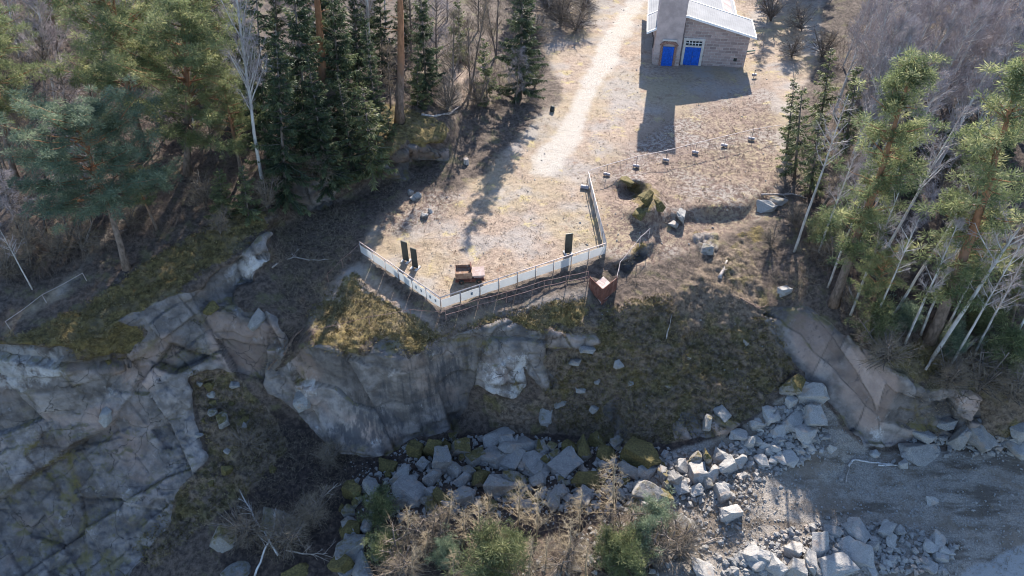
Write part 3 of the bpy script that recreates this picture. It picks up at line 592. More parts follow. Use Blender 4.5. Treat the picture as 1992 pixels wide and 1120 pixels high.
def place(kind, base, top, w=1., label=None, where=None, spin=None):
    ps = PROTO[kind]; n = sum(1 for i in ITEMS if i[1] == kind); p = ps[n % len(ps)]
    if p.name in used: o = copy_tree(p)
    else: o = p; used.add(p.name)
    b = surf(*base); d = unproj(top[0], top[1], 0)-np.array([0, 0, HCAM])        # direction to the top
    yt = b.y*1.0; t = yt/d[1]; tp = Vector((d[0]*t, yt, HCAM+d[2]*t)); ax = tp-b
    if ax.z < .5: ax.z = .5
    h = ax.length; s = h/p['h0']
    q = Vector((0, 0, 1)).rotation_difference(ax.normalized())@Quaternion((0, 0, 1), random.uniform(0, 6.28) if spin is None else spin)
    o.location = b-Vector((0, 0, .12)); o.rotation_mode = 'QUATERNION'; o.rotation_quaternion = q; o.scale = (s*w, s*w, s)
    ITEMS.append([o, kind, where, base, label, h]); return o
ORD = 'first second third fourth fifth sixth seventh eighth ninth tenth eleventh twelfth thirteenth fourteenth fifteenth'.split()
def ordinal(i, n, end=('leftmost', 'rightmost'), side='left'):
    if n == 2 or i == 0 or i == n-1: return end[0] if i == 0 else end[1]
    return ORD[i]+' from '+side
def label_all(items, what, gfmt):
    """items of one kind in one place: told apart by their order from left to right"""
    by = {}
    for it in items: by.setdefault((it[1], it[2]), []).append(it)
    for (kind, where), L in by.items():
        L.sort(key=lambda i: i[3][0]); cat, ph = what[kind]; n = sum(1 for i in L if not i[4]); k = 0
        for it in L:
            if it[4]: lab = it[4]
            elif n == 1: lab = ph+' '+where
            else: lab = ordinal(k, n)+' '+ph+' '+where
            if not it[4]: k += 1
            tag(it[0], lab, cat, gfmt(kind, where))

# left wood
w = 'on the left cliff top'
place('widepine', (365,338), (330,-45), 1.05, 'broad green pine with forked dark trunk at the middle of the left wood')
place('widepine', (285,300), (205,-90), 1., 'broad light green pine filling the upper left of the left wood')
place('bluepine', (246,523), (140,215), 1.1, 'blue-green pine with bare leaning trunk rooted at the left cliff edge')
place('pine', (30,350), (-15,20), 1., 'green pine at the left border of the photo above the saplings')
place('pine', (470,345), (432,150), 1.1, 'green pine with flat layered crown next to the white birch')
place('pine', (305,446), (262,335), 1.2, 'small crooked pine below the forked pine on the mossy ground')
place('pine', (110,120), (60,-120), 1.2, 'green pine at the upper left corner')
place('tallpine', (630,255), (575,-330), 1., 'tall pine with reddish bare trunk standing among the dark spruces')
place('tallpine', (777,238), (752,-300), 1., 'tall pine with dead side branches on the mossy rock knoll')
w = 'in the dense clump above the shaded gully'
for b, t, ww in [((560,400),(535,55),.85),((640,372),(598,110),.9),((690,335),(655,140),.9),((520,330),(495,-60),.9),((600,300),(565,-80),.9),((668,265),(640,-70),.8),((735,260),(708,20),.75),((470,230),(450,-100),.8)]:
    place('spruce', b, t, ww, where=w)
w = 'on the knoll and the gully edge'
for b, t in [((722,325),(705,165)),((485,425),(470,320)),((436,425),(425,325)),((760,275),(752,205)),((660,355),(645,270))]: place('lightspruce', b, t, 1.15, where=w)
w = 'behind the rock knoll left of the track'
for b, t, ww in [((830,190),(815,-60),.8),((1012,192),(1018,-90),.95),((660,150),(640,-170),.8)]: place('spruce', b, t, ww, where=w)
for b, t in [((948,197),(940,70)),((812,205),(812,110)),((895,120),(890,-10))]: place('lightspruce', b, t, .9, where=w)
w = 'in the left wood'
place('palebirch', (513,375), (440,-110), .8, 'bare white birch rooted just left of the dark spruce clump')
for b, t in [((468,180),(440,-120)),((120,250),(60,-40)),((205,215),(150,-20)),((720,150),(705,-150))]: place('birch', b, t, .9, where=w)
place('stembirch', (62,562), (-10,430), 1., 'bare pale leaning stem at the left border on the cliff top', None)
w = 'behind the rock knoll left of the track'
for b, t in [((880,190),(882,20)),((915,180),(925,10)),((850,150),(848,-20)),((800,120),(795,-60)),((965,110),(972,-40)),((1003,205),(1012,90))]: place('sapling', b, t, 1., where=w)
w = 'among the saplings at the left border'
for b, t in [((40,300),(-10,110)),((95,290),(50,90)),((150,300),(110,120)),((200,270),(160,110)),((60,190),(30,20))]: place('sapling', b, t, 1.25, where='at the upper left border')
for b, t in [((35,450),(0,330)),((90,450),(60,325)),((135,470),(110,350)),((180,440),(160,340)),((60,520),(35,420)),((215,400),(200,300)),((120,400),(95,300)),((20,400),(-10,290))]: place('sapling', b, t, 1.3, where='on the left cliff top')
for b, t in [((50,490),(40,430)),((110,500),(100,440)),((160,490),(150,430)),((15,540),(10,480)),((250,440),(240,390)),((400,400),(395,340)),((430,455),(425,405))]: place('shrub', b, t, 1.2, where='on the left cliff top')
for b, t in [((1090,50),(1095,-25)),((1130,35),(1135,-30)),((870,215),(870,150)),((930,205),(930,145)),((770,150),(770,70)),((1040,170),(1045,120))]: place('shrub', b, t, 1.3, where='behind the rock knoll left of the track')
for b, t in [((560,360),(558,300)),((620,350),(620,290)),((520,405),(512,340))]: place('shrub', b, t, 1.2, where='at the foot of the dark spruces')
for b, t, ww in [((10,180),(-20,-20),1.),((95,90),(80,-100),1.),((400,200),(390,20),.9),((420,90),(415,-100),.9)]: place('spruce', b, t, ww, where='in the back of the left wood')
for b, t, ww in [((545,150),(530,-80),.8),((590,120),(575,-110),.8),((630,150),(615,-80),.75),((700,180),(685,-60),.75),((745,150),(735,-80),.75),((785,110),(778,-90),.75),((715,90),(705,-150),.8),((500,250),(482,40),.8)]: place('spruce', b, t, ww, where='behind the tall reddish pine trunks')
for b, t in [((250,130),(220,-60)),((330,90),(310,-90)),((380,260),(355,90)),((40,120),(0,-70)),((540,120),(525,-110)),((620,90),(610,-100)),((580,200),(565,0)),((750,60),(745,-110)),((690,100),(682,-90))]: place('birch', b, t, .9, where='in the back of the left wood')
for b, t in [((90,350),(60,220)),((160,370),(140,250)),((10,330),(-25,210)),((240,340),(220,240)),((330,250),(315,130)),((410,300),(400,190)),((250,230),(235,110))]: place('sapling', b, t, 1.3, where='under the pines of the left wood')
for b, t in [((820,80),(815,-40)),((930,60),(932,-60)),((1000,50),(1005,-70)),((870,40),(868,-70)),((760,210),(750,90))]: place('sapling', b, t, 1.2, where='at the top beyond the knoll')
for b, t in [((1100,15),(1104,-50)),((1065,30),(1068,-40)),((1145,-5),(1150,-60)),((1030,90),(1034,20)),((1120,60),(1124,10))]: place('shrub', b, t, 1.7, where='left of the track at the upper border')
for b, t in [((1505,-35),(1512,-260)),((1550,-30),(1560,-250)),((1590,-20),(1610,-240)),((1090,-40),(1098,-260)),((1035,-30),(1040,-240))]: place('spruce', b, t, 1.1, where='beyond the upper border of the photo')
# right wood
w = 'at the left edge of the right wood'
for b, t in [((1546,345),(1562,165)),((1530,300),(1546,150)),((1592,262),(1618,90)),((1640,310),(1672,120)),((1575,380),(1598,215))]: place('thinspruce', b, t, 1.2, where=w)
place('rightpine', (1622,592), (1793,108), 1., 'slender light green pine tallest at the middle of the right wood')
place('rightpine', (1808,662), (1985,110), 1.05, 'light green pine on the bank above the right rock slab end')
place('pine', (1690,640), (1738,480), 1.1, 'small spreading pine just above the slanting rock slab')
place('pine', (1850,600), (1915,430), 1.1, 'small pine with flat crown between the pale birch stems')
place('pine', (1965,640), (2010,500), 1.2, 'low pine near the right border above the rock band')
for b, t in [((1700,660),(1712,600)),((1760,640),(1775,590)),((1600,480),(1615,420)),((1905,640),(1925,570)),((1850,690),(1862,640)),((1960,720),(1980,650))]: place('youngpine', b, t, 1.1, where='on the bank above the right rock slab')
w = 'rooted near the slab in the right wood'
for b, t in [((1545,490),(1650,180)),((1592,492),(1690,250)),((1702,522),(1880,200)),((1732,620),(1930,310)),((1790,652),(1905,400)),((1812,698),(2080,300)),((1830,655),(1960,420)),((1955,700),(2080,470)),((1655,612),(1765,340)),((1688,655),(1790,420)),((1760,668),(1870,420)),((1850,712),(1990,470)),((1610,560),(1705,300)),((1895,690),(2010,480)),((1640,540),(1735,330))]: place('stembirch', b, t, .95, where=w)
w = 'in the back of the right wood'
for b, t in [((1640,350),(1775,40)),((1665,300),(1810,-10)),((1705,260),(1850,-50)),((1745,310),(1915,10)),((1785,270),(1960,-40)),((1835,260),(2000,-20)),((1880,310),(2060,30)),((1920,220),(2070,-80))]: place('birch', b, t, .95, where=w)
for b, t in [((1668,345),(1800,60)),((1712,300),(1870,10)),((1690,240),(1800,-20)),((1760,250),(1905,-40)),((1800,330),(1965,50)),((1850,230),(1985,-50)),((1640,270),(1735,30)),((1735,160),(1850,-110)),((1905,330),(2050,90)),((1820,130),(1930,-120)),((1880,180),(1995,-80))]: place('palebirch', b, t, .85, where='leaning in the upper right wood')
w = 'along the upper border of the right wood'
for b, t in [((1622,220),(1705,0)),((1665,180),(1765,-70)),((1725,160),(1840,-100)),((1805,150),(1930,-100)),((1870,160),(1990,-80)),((1690,110),(1760,-60)),((1640,130),(1700,-20)),((1950,130),(2070,-110)),((1780,70),(1860,-100))]: place('birch', b, t, .95, where=w)
w = 'in the shade among the right wood'
for b, t, ww in [((1700,455),(1740,320),.8),((1925,360),(1980,220),.8),((1770,390),(1812,270),.8),((1975,480),(2025,350),.8),((1690,230),(1725,90),.8),((1800,190),(1850,50),.9),((1870,230),(1935,90),.9),((1940,330),(2000,190),.9),((1750,330),(1795,190),.9),((1830,330),(1890,180),.9),((1900,430),(1960,290),1.),((1640,250),(1668,130),.8),((1760,230),(1800,100),.8)]: place('spruce', b, t, ww, where='in the shade among the right wood')
for b, t in [((1700,215),(1800,10)),((1760,200),(1880,-30)),((1840,200),(1960,-40)),((1905,280),(2060,40)),((1960,250),(2100,10)),((1680,330),(1790,90)),((1720,380),(1840,140)),((1810,350),(1940,100)),((1660,60),(1720,-60)),((1850,90),(1950,-80)),((1920,60),(2020,-100))]: place('birch', b, t, 1.05, where='filling the twiggy crowns of the right wood')
for b, t in [((1590,420),(1640,270)),((1640,440),(1690,300)),((1800,420),(1870,290)),((1870,420),(1950,270)),((1760,480),(1820,360)),((1690,410),(1745,280)),((1940,560),(2010,400)),((1900,520),(1960,380))]: place('sapling', b, t, 1.25, where=w)
for b, t in [((1545,440),(1550,395)),((1500,480),(1503,440)),((1620,520),(1630,460)),((1730,560),(1745,500)),((1840,560),(1855,500)),((1960,600),(1980,540)),((1660,600),(1668,555))]: place('shrub', b, t, 1.2, where=w)
place('shrub', (1728,705), (1712,640), 1.3, 'grey twiggy shrub hanging over the edge of the slanting slab')
for b, t in [((1900,760),(1920,690)),((1965,780),(1990,700)),((1850,745),(1858,690))]: place('shrub', b, t, 1.3, where='on the rock band at the right border')
for b, t in [((1560,60),(1566,0)),((1500,40),(1503,-20)),((1600,110),(1610,50)),((1540,110),(1545,60))]: place('shrub', b, t, 1.4, where='behind the stone building on the right')
# foot of the quarry
for b, t in [((840,1060),(842,1010)),((960,1110),(964,1065)),((1090,1100),(1095,1055)),((1215,1060),(1222,1005)),((780,1110),(784,1060)),((1290,1090),(1296,1040))]: place('shrub', b, t, 1.4, where='in the larch thicket')
place('larch', (1198,1012), (1190,888), 1., 'tallest leafless larch, its crown lit orange by the sun')
w = 'in the thicket below the boulders'
for b, t in [((792,1062),(796,985)),((930,1075),(930,975)),((1005,1030),(1012,935)),((1042,1050),(1048,945)),((872,1030),(880,950)),((965,1090),(968,1000)),((1105,1095),(1112,1005)),((1128,1030),(1132,950)),((1060,1110),(1066,1040)),((900,1060),(905,990)),((945,1030),(950,960)),((825,1090),(832,1030)),((1165,1060),(1172,1000))]: place('larch', b, t, 1.0, where=w)
for b, t in [((735,1015),(740,965)),((868,1100),(874,1055)),((985,1085),(990,1040)),((1190,1100),(1196,1045)),((1245,1075),(1251,1022))]: place('youngpine', b, t, .85, where='in the larch thicket')
for b, t in [((745,1085),(748,1045)),((955,1135),(962,1060)),((1275,1035),(1282,985)),((1215,1120),(1222,1070))]: place('youngpine', b, t, 1.0, where='along the bottom border of the thicket')
for b, t in [((800,1125),(804,1060)),((1030,1130),(1034,1050)),((880,1130),(884,1070)),((1140,1120),(1145,1050))]: place('larch', b, t, 1.1, where='along the bottom border')
for b, t in [((610,1010),(606,960)),((560,1060),(556,1010)),((480,1040),(476,990)),((640,900),(640,860)),((1320,1070),(1325,1020)),((480,870),(478,830))]: place('shrub', b, t, 1.3, where='on the dark quarry floor')
label_all(ITEMS, WHAT, lambda k, w: PLURAL.get(WHAT[k][0], WHAT[k][0]+'s')+' '+(w or 'standing out in the woods'))
for ps in PROTO.values():
    for p in ps:
        if p.name not in used:
            for c in list(p.children): bpy.data.objects.remove(c)
            bpy.data.objects.remove(p)
# ------------------------------------------------------------------ built things
def brick_mat():
    k = NT('granite_blocks'); t = k.n('ShaderNodeTexCoord').outputs['Object']; x = k.n('ShaderNodeSeparateXYZ', {0: t}).outputs
    wob = k.n('ShaderNodeTexNoise', {'Vector': t, 'Scale': 1.2, 'Detail': 3}).outputs[0]
    v = k.n('ShaderNodeCombineXYZ', {0: k.ma('ADD', k.ma('ADD', x[0], x[1]), k.ma('MULTIPLY', wob, .22)), 1: k.ma('ADD', x[2], k.ma('MULTIPLY', wob, .12)), 2: 0.}).outputs[0]
    b = k.n('ShaderNodeTexBrick', {'Vector': v, 'Color1': (.48, .37, .345, 1), 'Color2': (.22, .175, .175, 1), 'Mortar': (.50, .45, .42, 1), 'Scale': 1., 'Mortar Size': .03, 'Mortar Smooth': .3, 'Bias': -.1, 'Brick Width': .68, 'Row Height': .31}, offset=.45)
    n = k.noise(t, 2.2, 5, .65); c = k.mix(k.mr(n, .35, .7, 0, .6), b.outputs[0], (.33, .255, .235)); c = k.mix(k.mr(k.noise(t, 6, 4, .7), .62, .7, 0, .8), c, (.12, .11, .11))
    k.col(c, .9); k.bump(k.ma('ADD', k.ma('MULTIPLY', b.outputs[1], -.7), k.ma('MULTIPLY', n, .5)), .7, .04); return k.m
def rust_mat(name, c0=(.085, .035, .028), c1=(.19, .085, .062), c2=(.30, .20, .17)):
    k = NT(name); t = k.n('ShaderNodeTexCoord').outputs['Object']; n = k.noise(t, 2.5, 6, .7); m = k.noise(k.scale(t, (1, 1, .25)), 4, 5, .6)
    c = k.mix(k.mr(n, .3, .7), c0, c1); c = k.mix(k.mr(m, .52, .7, 0, .7), c, c2); k.col(c, .85); k.bump(m, .3, .02); return k.m
M['granite'] = brick_mat(); M['plaster'] = plain('pink_grey_plaster', (.47, .385, .365), .9, 0, .16, 1.4); M['white'] = plain('white_paint', (.80, .80, .80), .55, 0, .05)
M['blue'] = plain('blue_paint', (.012, .10, .50), .5, 0, .22, 5); M['brick'] = plain('red_brick', (.28, .17, .14), .9, 0, .4, 9); M['lintel'] = plain('pale_lintel', (.55, .52, .49), .85, 0, .1)
M['glass'] = plain('dark_glass', (.03, .04, .05), .12); M['steel'] = plain('galvanised_steel', (.27, .25, .26), .5, .5, .15); M['dark'] = plain('dark_metal', (.035, .042, .04), .45, .2, .2)
M['rust'] = rust_mat('rusty_steel'); M['rusty'] = rust_mat('rusty_rail', (.15, .08, .065), (.30, .19, .165), (.36, .26, .235)); M['foot'] = plain('concrete', (.52, .50, .48), .9, 0, .15, 8); M['drum'] = plain('dull_dark_drum', (.30, .28, .30), .5, .3, .25)
M['wire'] = plain('pale_wire', (.46, .38, .36), .6); M['deadwood'] = bark_mat('dead_wood', (.22, .18, .155), (.46, .40, .36), sc=8); M['brownwood'] = bark_mat('brown_wood', (.10, .065, .05), (.22, .15, .12), sc=8)
def roof_mat():
    k = NT('roof_sheet'); t = k.n('ShaderNodeTexCoord').outputs['Object']; n = k.noise(t, .8, 5, .6); c = k.mix(k.mr(n, .3, .7), (.20, .20, .21), (.26, .258, .265))
    x = k.n('ShaderNodeSeparateXYZ', {0: t}).outputs[0]; r = k.ma('SINE', k.ma('MULTIPLY', x, 26.)); k.col(k.mix(k.mr(r, .8, 1, 0, .18), c, (.2, .2, .2)), .5); k.bump(r, .25, .03); k.b.inputs['Roughness'].default_value = .85; return k.m
M['roof'] = roof_mat()
def fabric_mat():
    k = NT('white_banner'); t = k.n('ShaderNodeTexCoord').outputs['Object']; n = k.noise(t, 1.6, 4)
    c = k.mix(n, (.56, .57, .58), (.68, .68, .68)); k.col(c, .7)
    tr = k.n('ShaderNodeBsdfTranslucent', {0: c}); mx = k.n('ShaderNodeMixShader', {0: .5, 1: k.b.outputs[0], 2: tr.outputs[0]}); k.t.links.new(mx.outputs[0], k.t.nodes['Material Output'].inputs[0]); return k.m
M['fabric'] = fabric_mat(); M['print'] = plain('printed_picture', (.16, .20, .24), .7, 0, .5, 14)

def house():
    O = Vector(unproj(1268, 121, 0)); O2 = Vector(unproj(1446, 132, 0)); ang = math.atan2(O2.y-O.y, O2.x-O.x); Wd = (O2-O).length
    r = empty('stone_building', O, 'granite building with blue doors, tall plastered tower and pale sheet roof', 'building'); r.rotation_euler.z = ang
    X, Y, Z = np.array([1., 0, 0]), np.array([0, 1., 0]), np.array([0, 0, 1.]); rx, rz = 2.9, 5.15; ez_l, ez_r = 3.6, 3.45
    b = MB(); b.prism([(0, -.3), (Wd, -.3), (Wd, ez_r), (rx, rz), (0, ez_l+.15)], (0, 0, 0), X, Z, Y, 4.0); b.build('wall', M['granite'], r)
    b = MB(); b.prism([(.1, -.3), (Wd-1.3, -.3), (Wd-1.3, ez_r-.05), (rx, rz-.35), (.1, ez_l-.1)], (0, 4.0, 0), X, Z, Y, 12.); b.build('wall', M['granite'], r)
    def roof(x0, x1, z0, z1, zr, y0, y1, th):
        f = MB(); f.prism([(x0, z0), (rx, zr), (x1, z1), (x1, z1+th), (rx, zr+th), (x0, z0+th)], (0, y0, 0), X, Z, Y, y1-y0); o = f.build('roof', M['roof'], r)
        t = MB()
        for y in (y0-.05, y1-.1):
            t.prism([(x0-.05, z0-.06), (rx, zr-.06), (x1+.05, z1-.06), (x1+.05, z1+th+.04), (rx, zr+th+.04), (x0-.05, z0+th+.04)], (0, y, 0), X, Z, Y, .15)
        for x, z in ((x0, z0), (x1, z1)): t.box((x, (y0+y1)/2, z+th/2), (.1, y1-y0-.12, th+.1))
        t.build('verge_board', M['white'], o)
    roof(-.9, Wd+.55, 3.25, 3.32, 5.2, -.35, 4.25, .12); roof(-.8, Wd-.85, 3.2, 3.1, 4.86, 4.25, 16.4, .12)
    t = MB(); t.box((1.4, .95, 5.0), (2.75, 2.9, 10.6)); tw = t.build('tower', M['plaster'], r)
    c = MB(); c.box((1.4, .95, 9.9), (3.2, 3.3, 1.0)); c.box((1.4, .95, 10.5), (3.4, 3.5, .18)); c.build('tower_cap', M['plaster'], tw)
    c = MB(); c.box((1.4, -.52, .45), (2.8, .1, 1.5)); c.build('stone_base', M['granite'], tw)
    # small door in the tower
    y = -.58
    f = MB()
    for x in (.78, 2.22): f.box((x, y-.02, 1.02), (.24, .14, 2.25))
    n = 9
    for i in range(n):
        a = pi*(i+.5)/n; Mx = Matrix.Translation((1.5-.78*cos(a), y-.02, 2.18+.36*sin(a)))@Matrix.Rotation(-(pi/2-a)*.6, 4, 'Y'); f.box((0, 0, 0), (.24, .14, .30), Mx)
    f.build('brick_arch', M['brick'], r)
    f = MB(); f.box((1.5, y-.05, 2.78), (1.5, .12, .16)); f.build('lintel', M['lintel'], r)
    f = MB(); f.box((1.5, y-.03, 1.0), (1.15, .06, 2.15))
    for i in range(5): f.box((1.06+i*.22, y-.07, 1.0), (.2, .03, 2.05))
    d = f.build('door', M['blue'], r, bevel=.008); f = MB(); f.box((1.9, y-.11, 1.0), (.05, .06, .16)); f.build('handle', M['steel'], d)
    # double door with a barred window above
    y = -.06; cx = 4.05
    f = MB(); f.box((cx-.95, y, 1.2), (.26, .16, 2.9)); f.box((cx+.95, y, 1.2), (.26, .16, 2.9)); f.box((cx, y, 2.05), (1.63, .14, .16)); f.box((cx, y-.01, 2.78), (2.2, .16, .26)); f.build('door_frame', M['lintel'], r, bevel=.01)
    for s in (-1, 1):
        f = MB(); f.box((cx+s*.41, y+.02, .9), (.80, .06, 2.1))
        for i in range(4): f.box((cx+s*.41+(i-1.5)*.19, y-.02, .9), (.17, .03, 2.0))
        d = f.build('door', M['blue'], r, bevel=.008)
        if s > 0: f = MB(); f.box((cx+.1, y-.06, .95), (.04, .06, .2)); f.build('handle', M['steel'], d)
    f = MB(); f.box((cx, y+.04, 2.39), (1.63, .03, .5)); wn = f.build('window', M['glass'], r)
    f = MB()
    for i in range(1, 5): f.box((cx-.815+i*.326, y, 2.39), (.05, .05, .5))
    f.box((cx, y, 2.39), (1.63, .045, .05)); f.build('glazing_bars', M['white'], wn)
    f = MB(); f.box((8.55, -.012, .85), (.34, .03, .34)); f.build('vent', M['dark'], r)
    f = MB(); f.tube([(2.9, -.12, .1), (2.86, -.12, 3.0), (2.86, -.12, 4.4)], .05, 6); f.build('drainpipe', M['steel'], r)
    for k in range(5):
        f = MB(); f.box((-.11+(.02 if k else .021), 1.6+k*2.9, 1.6), (.06, .9, 1.1)); f.build('window', M['glass'], r)
    return r
house()
def cyl(b, p0, p1, r, n=12): b.tube([p0, p1], r, n)
def along(pts, step):
    P_ = [surf(*p) for p in pts]; out = [P_[0]]
    for a, c in zip(P_[:-1], P_[1:]):
        n = max(1, round((c-a).length/step)); out += [a.lerp(c, (i+1)/n) for i in range(n)]
    return out
def panel_fence():
    corners = [(703,492),(858,600),(1177,494),(1143,354)]
    bases = along(corners, 1.47); r = empty('panel_fence', bases[0], 'low fence of white banner panels, steel posts and top rail round the yard', 'fence'); o = bases[0]
    bases = [Vector((b.x, b.y, .5*b.z+.5*(-.02)))-o for b in bases]
    for b in bases:
        m = MB(); cyl(m, b-Vector((0, 0, .3)), b+Vector((0, 0, 1.02)), .032, 8); m.build('post', M['steel'], r, True)
    P3 = [surf(*c)-o for c in corners]
    for a, b in zip(P3[:-1], P3[1:]):
        a, b = Vector((a.x, a.y, .5*(a.z+o.z)-.01-o.z)), Vector((b.x, b.y, .5*(b.z+o.z)-.01-o.z))
        m = MB(); cyl(m, a+Vector((0, 0, 1.03)), b+Vector((0, 0, 1.03)), .038, 8); m.build('rail', M['wire'], r, True)
    for i, (a, b) in enumerate(zip(bases[:-1], bases[1:])):
        d = (b-a).normalized(); nn = Vector((d.y, -d.x, 0)); L = (b-a).length-.09; c = (a+b)/2+nn*.045; ang = math.atan2(d.y, d.x)
        m = MB(); n = 7; xs = np.linspace(-L/2, L/2, n)
        for s in (0, 1):
            V = [(x, .012*np.sin(x*5+i)+s*.008, z) for z in (.10, .46, .82) for x in xs]; k = [[j*n+q, j*n+q+1, (j+1)*n+q+1, (j+1)*n+q] for j in range(2) for q in range(n-1)]
            m.add(V, k)
        p = m.build('panel', M['fabric'], r, True); p.location = c; p.rotation_euler = (0, math.atan2((b.z-a.z), L)*-0, ang)
        if 4 <= i <= 5 or i in (7,):
            for q in ((.28, -.25) if i < 7 else (.1,)):
                m = MB(); m.box((q, -.02, .5), (.15, .012, .24)); s = m.build('picture', M['print'], p); 
    return r
panel_fence()
def rail_fence(pts, step, h, mat, r0, label, name='rail_fence', rails=(1., .5), mid=True, group=None, mesh=False):
    B = along(pts, step); o = B[0]; r = empty(name, o, label, 'fence', group)
    for b in B:
        m = MB(); cyl(m, b-o-Vector((0, 0, .3)), b-o+Vector((0, 0, h)), r0, 6); m.build('post', M[mat], r)
    for k in rails:
        m = MB(); q = []
        for a, c in zip(B[:-1], B[1:]): q += [a.lerp(c, t)-o+Vector((0, 0, h*k-.05*sin(pi*t)*(r0 < .03))) for t in (0, .5)]
        q.append(B[-1]-o+Vector((0, 0, h*k))); m.tube(q, r0*.8, 5); m.build('rail' if r0 > .025 else 'wire', M[mat], r)
    return r
rail_fence([(1143,548),(1058,568),(985,588),(930,603),(868,622)], 1.9, 1.0, 'rusty', .028, 'thin rusty two-rail railing outside the white panel fence along the cliff lip')
rail_fence([(868,622),(800,618),(720,632),(612,658)], 2.6, .8, 'rusty', .018, 'sagging thin wire fence on the mossy lip above the smooth cliff', 'wire_fence', (1.,))
rail_fence([(1198,556),(1204,528),(1244,478),(1262,462)], 1.6, .9, 'wire', .024, 'pale rail climbing the mossy rock ridge behind the rusty corner', 'rail_fence', (1.,))
rail_fence([(20,640),(90,588),(168,545)], 3.2, .7, 'wire', .018, 'single wire fence running along the edge of the left cliff top', 'wire_fence', (1.,))
rail_fence([(703,492),(668,522),(640,550)], 1.4, .8, 'rusty', .018, 'short thin wire fence leaving the left end of the white panel fence', 'wire_fence', (1.,))
def weight_fence():
    spots = [(1180,341),(1237,327),(1295,314),(1352,299),(1408,287),(1461,273)]; B = [surf(*p) for p in spots]; o = B[0]
    r = empty('mesh_fence', o, 'light wire mesh fence on weighted posts crossing the brown plateau', 'fence')
    E = [surf(1143, 354)]+B; top = [e-o+Vector((0, 0, 1.1)) for e in E]
    for i, b in enumerate(B):
        m = MB(); cyl(m, b-o-Vector((0, 0, .1)), b-o+Vector((0, 0, 1.15)), .025, 6); p = m.build('post', M['steel'], r)
        m = MB(); c = b-o+Vector((0, 0, .16)); d = Vector((.26, -.1, 0)); m.tube([c-d, c-d*.98, c+d*.98, c+d], [.08, .125, .125, .08], 12); m.build('weight', M['drum'], p, False)
    m = MB(); m.tube(top+[surf(1515, 262)-o+Vector((0, 0, 1.0))], .026, 6); m.build('rail', M['wire'], r)
    m = MB(); CB, CT = [], []
    for a, b in zip(E[:-1], E[1:]):
        for k in range(1, 14): q = a.lerp(b, k/14)-o; CB.append(q); CT.append(q+Vector((0, 0, 1.1)))
        for z in (.28, .55, .82): CB.append(a-o+Vector((0, 0, z))); CT.append(b-o+Vector((0, 0, z)))
    for p0, p1 in zip(CB, CT): m.tube([p0, p1], .005, 3, False)
    m.build('mesh', M['wire'], r)
weight_fence()
b = surf(1137, 368); m = MB(); m.tube([(-.32, .1, .17), (-.31, .1, .17), (.31, -.1, .17), (.32, -.1, .17)], [.1, .17, .17, .1], 12); o = m.build('fence_weight', M['drum']); o.location = b; tag(o, 'dark drum-shaped weight inside the yard at the far end of the panel fence', 'weight')
def info_panel(px, py, h, wd, rot, label):
    b = surf(px, py); r = empty('info_panel', b, label, 'sign', 'dark upright panels in the fenced yard'); r.rotation_euler = (0, 0, R(rot))
    m = MB(); m.box((0, 0, h/2+.06), (wd, .07, h)); m.build('board', M['dark'], r, bevel=.01)
    for s in (-1, 1):
        m = MB(); m.box((s*wd*.42, 0, .04), (.16, .62, .08)); m.build('foot', M['foot'], r, bevel=.01)
info_panel(790, 507, 1.75, .52, -28, 'leftmost dark upright panel, near the left part of the fence'); info_panel(808, 521, 1.75, .5, -28, 'dark upright panel standing just right of the leftmost one'); info_panel(1105, 492, 1.8, .55, 14, 'single dark upright panel near the right corner of the fence')
def cart():
    b = surf(914, 543); r = empty('mine_cart', b, 'old rusty wagon with open tub and flat deck standing in the yard', 'wagon'); r.rotation_euler.z = R(5)
    m = MB(); m.box((0, 0, .30), (2.0, 1.0, .14)); m.box((0, -.46, .24), (2.05, .08, .22)); m.box((0, .46, .24), (2.05, .08, .22)); m.build('chassis', M['rust'], r, bevel=.01)
    m = MB()
    for (c, d) in (((-.42, 0, .45), (1.15, .98, .06)), ((-.42, -.47, .68), (1.15, .05, .5)), ((-.42, .47, .68), (1.15, .05, .5)), ((-.98, 0, .68), (.05, .9, .5)), ((.14, 0, .68), (.05, .9, .5))): m.box(c, d)
    m.box((-.42, 0, .62), (1.05, .9, .1)); m.build('tub', rust_mat('tub_rust', (.16, .085, .055), (.29, .19, .13), (.42, .32, .26)), r, bevel=.008)
    m = MB(); m.box((.62, -.02, .62), (.88, 1.0, .10)); m.box((.62, 0, .47), (.7, .8, .2)); m.build('deck', rust_mat('deck_rust', (.28, .20, .175), (.38, .30, .275), (.44, .37, .35)), r, bevel=.01)
    m = MB(); m.box((.12, .2, .95), (.10, .5, .42)); m.build('bracket', M['rust'], r, bevel=.01)
    for x in (-.6, .62):
        for y in (-.52, .52):
            m = MB(); m.tube([(x, y-.05, .17), (x, y+.05, .17)], .19, 14); w = m.build('wheel', M['dark'], r, False); m = MB(); m.tube([(x, y-.09, .17), (x, y+.09, .17)], .06, 8); m.build('hub', M['rust'], w)
cart()
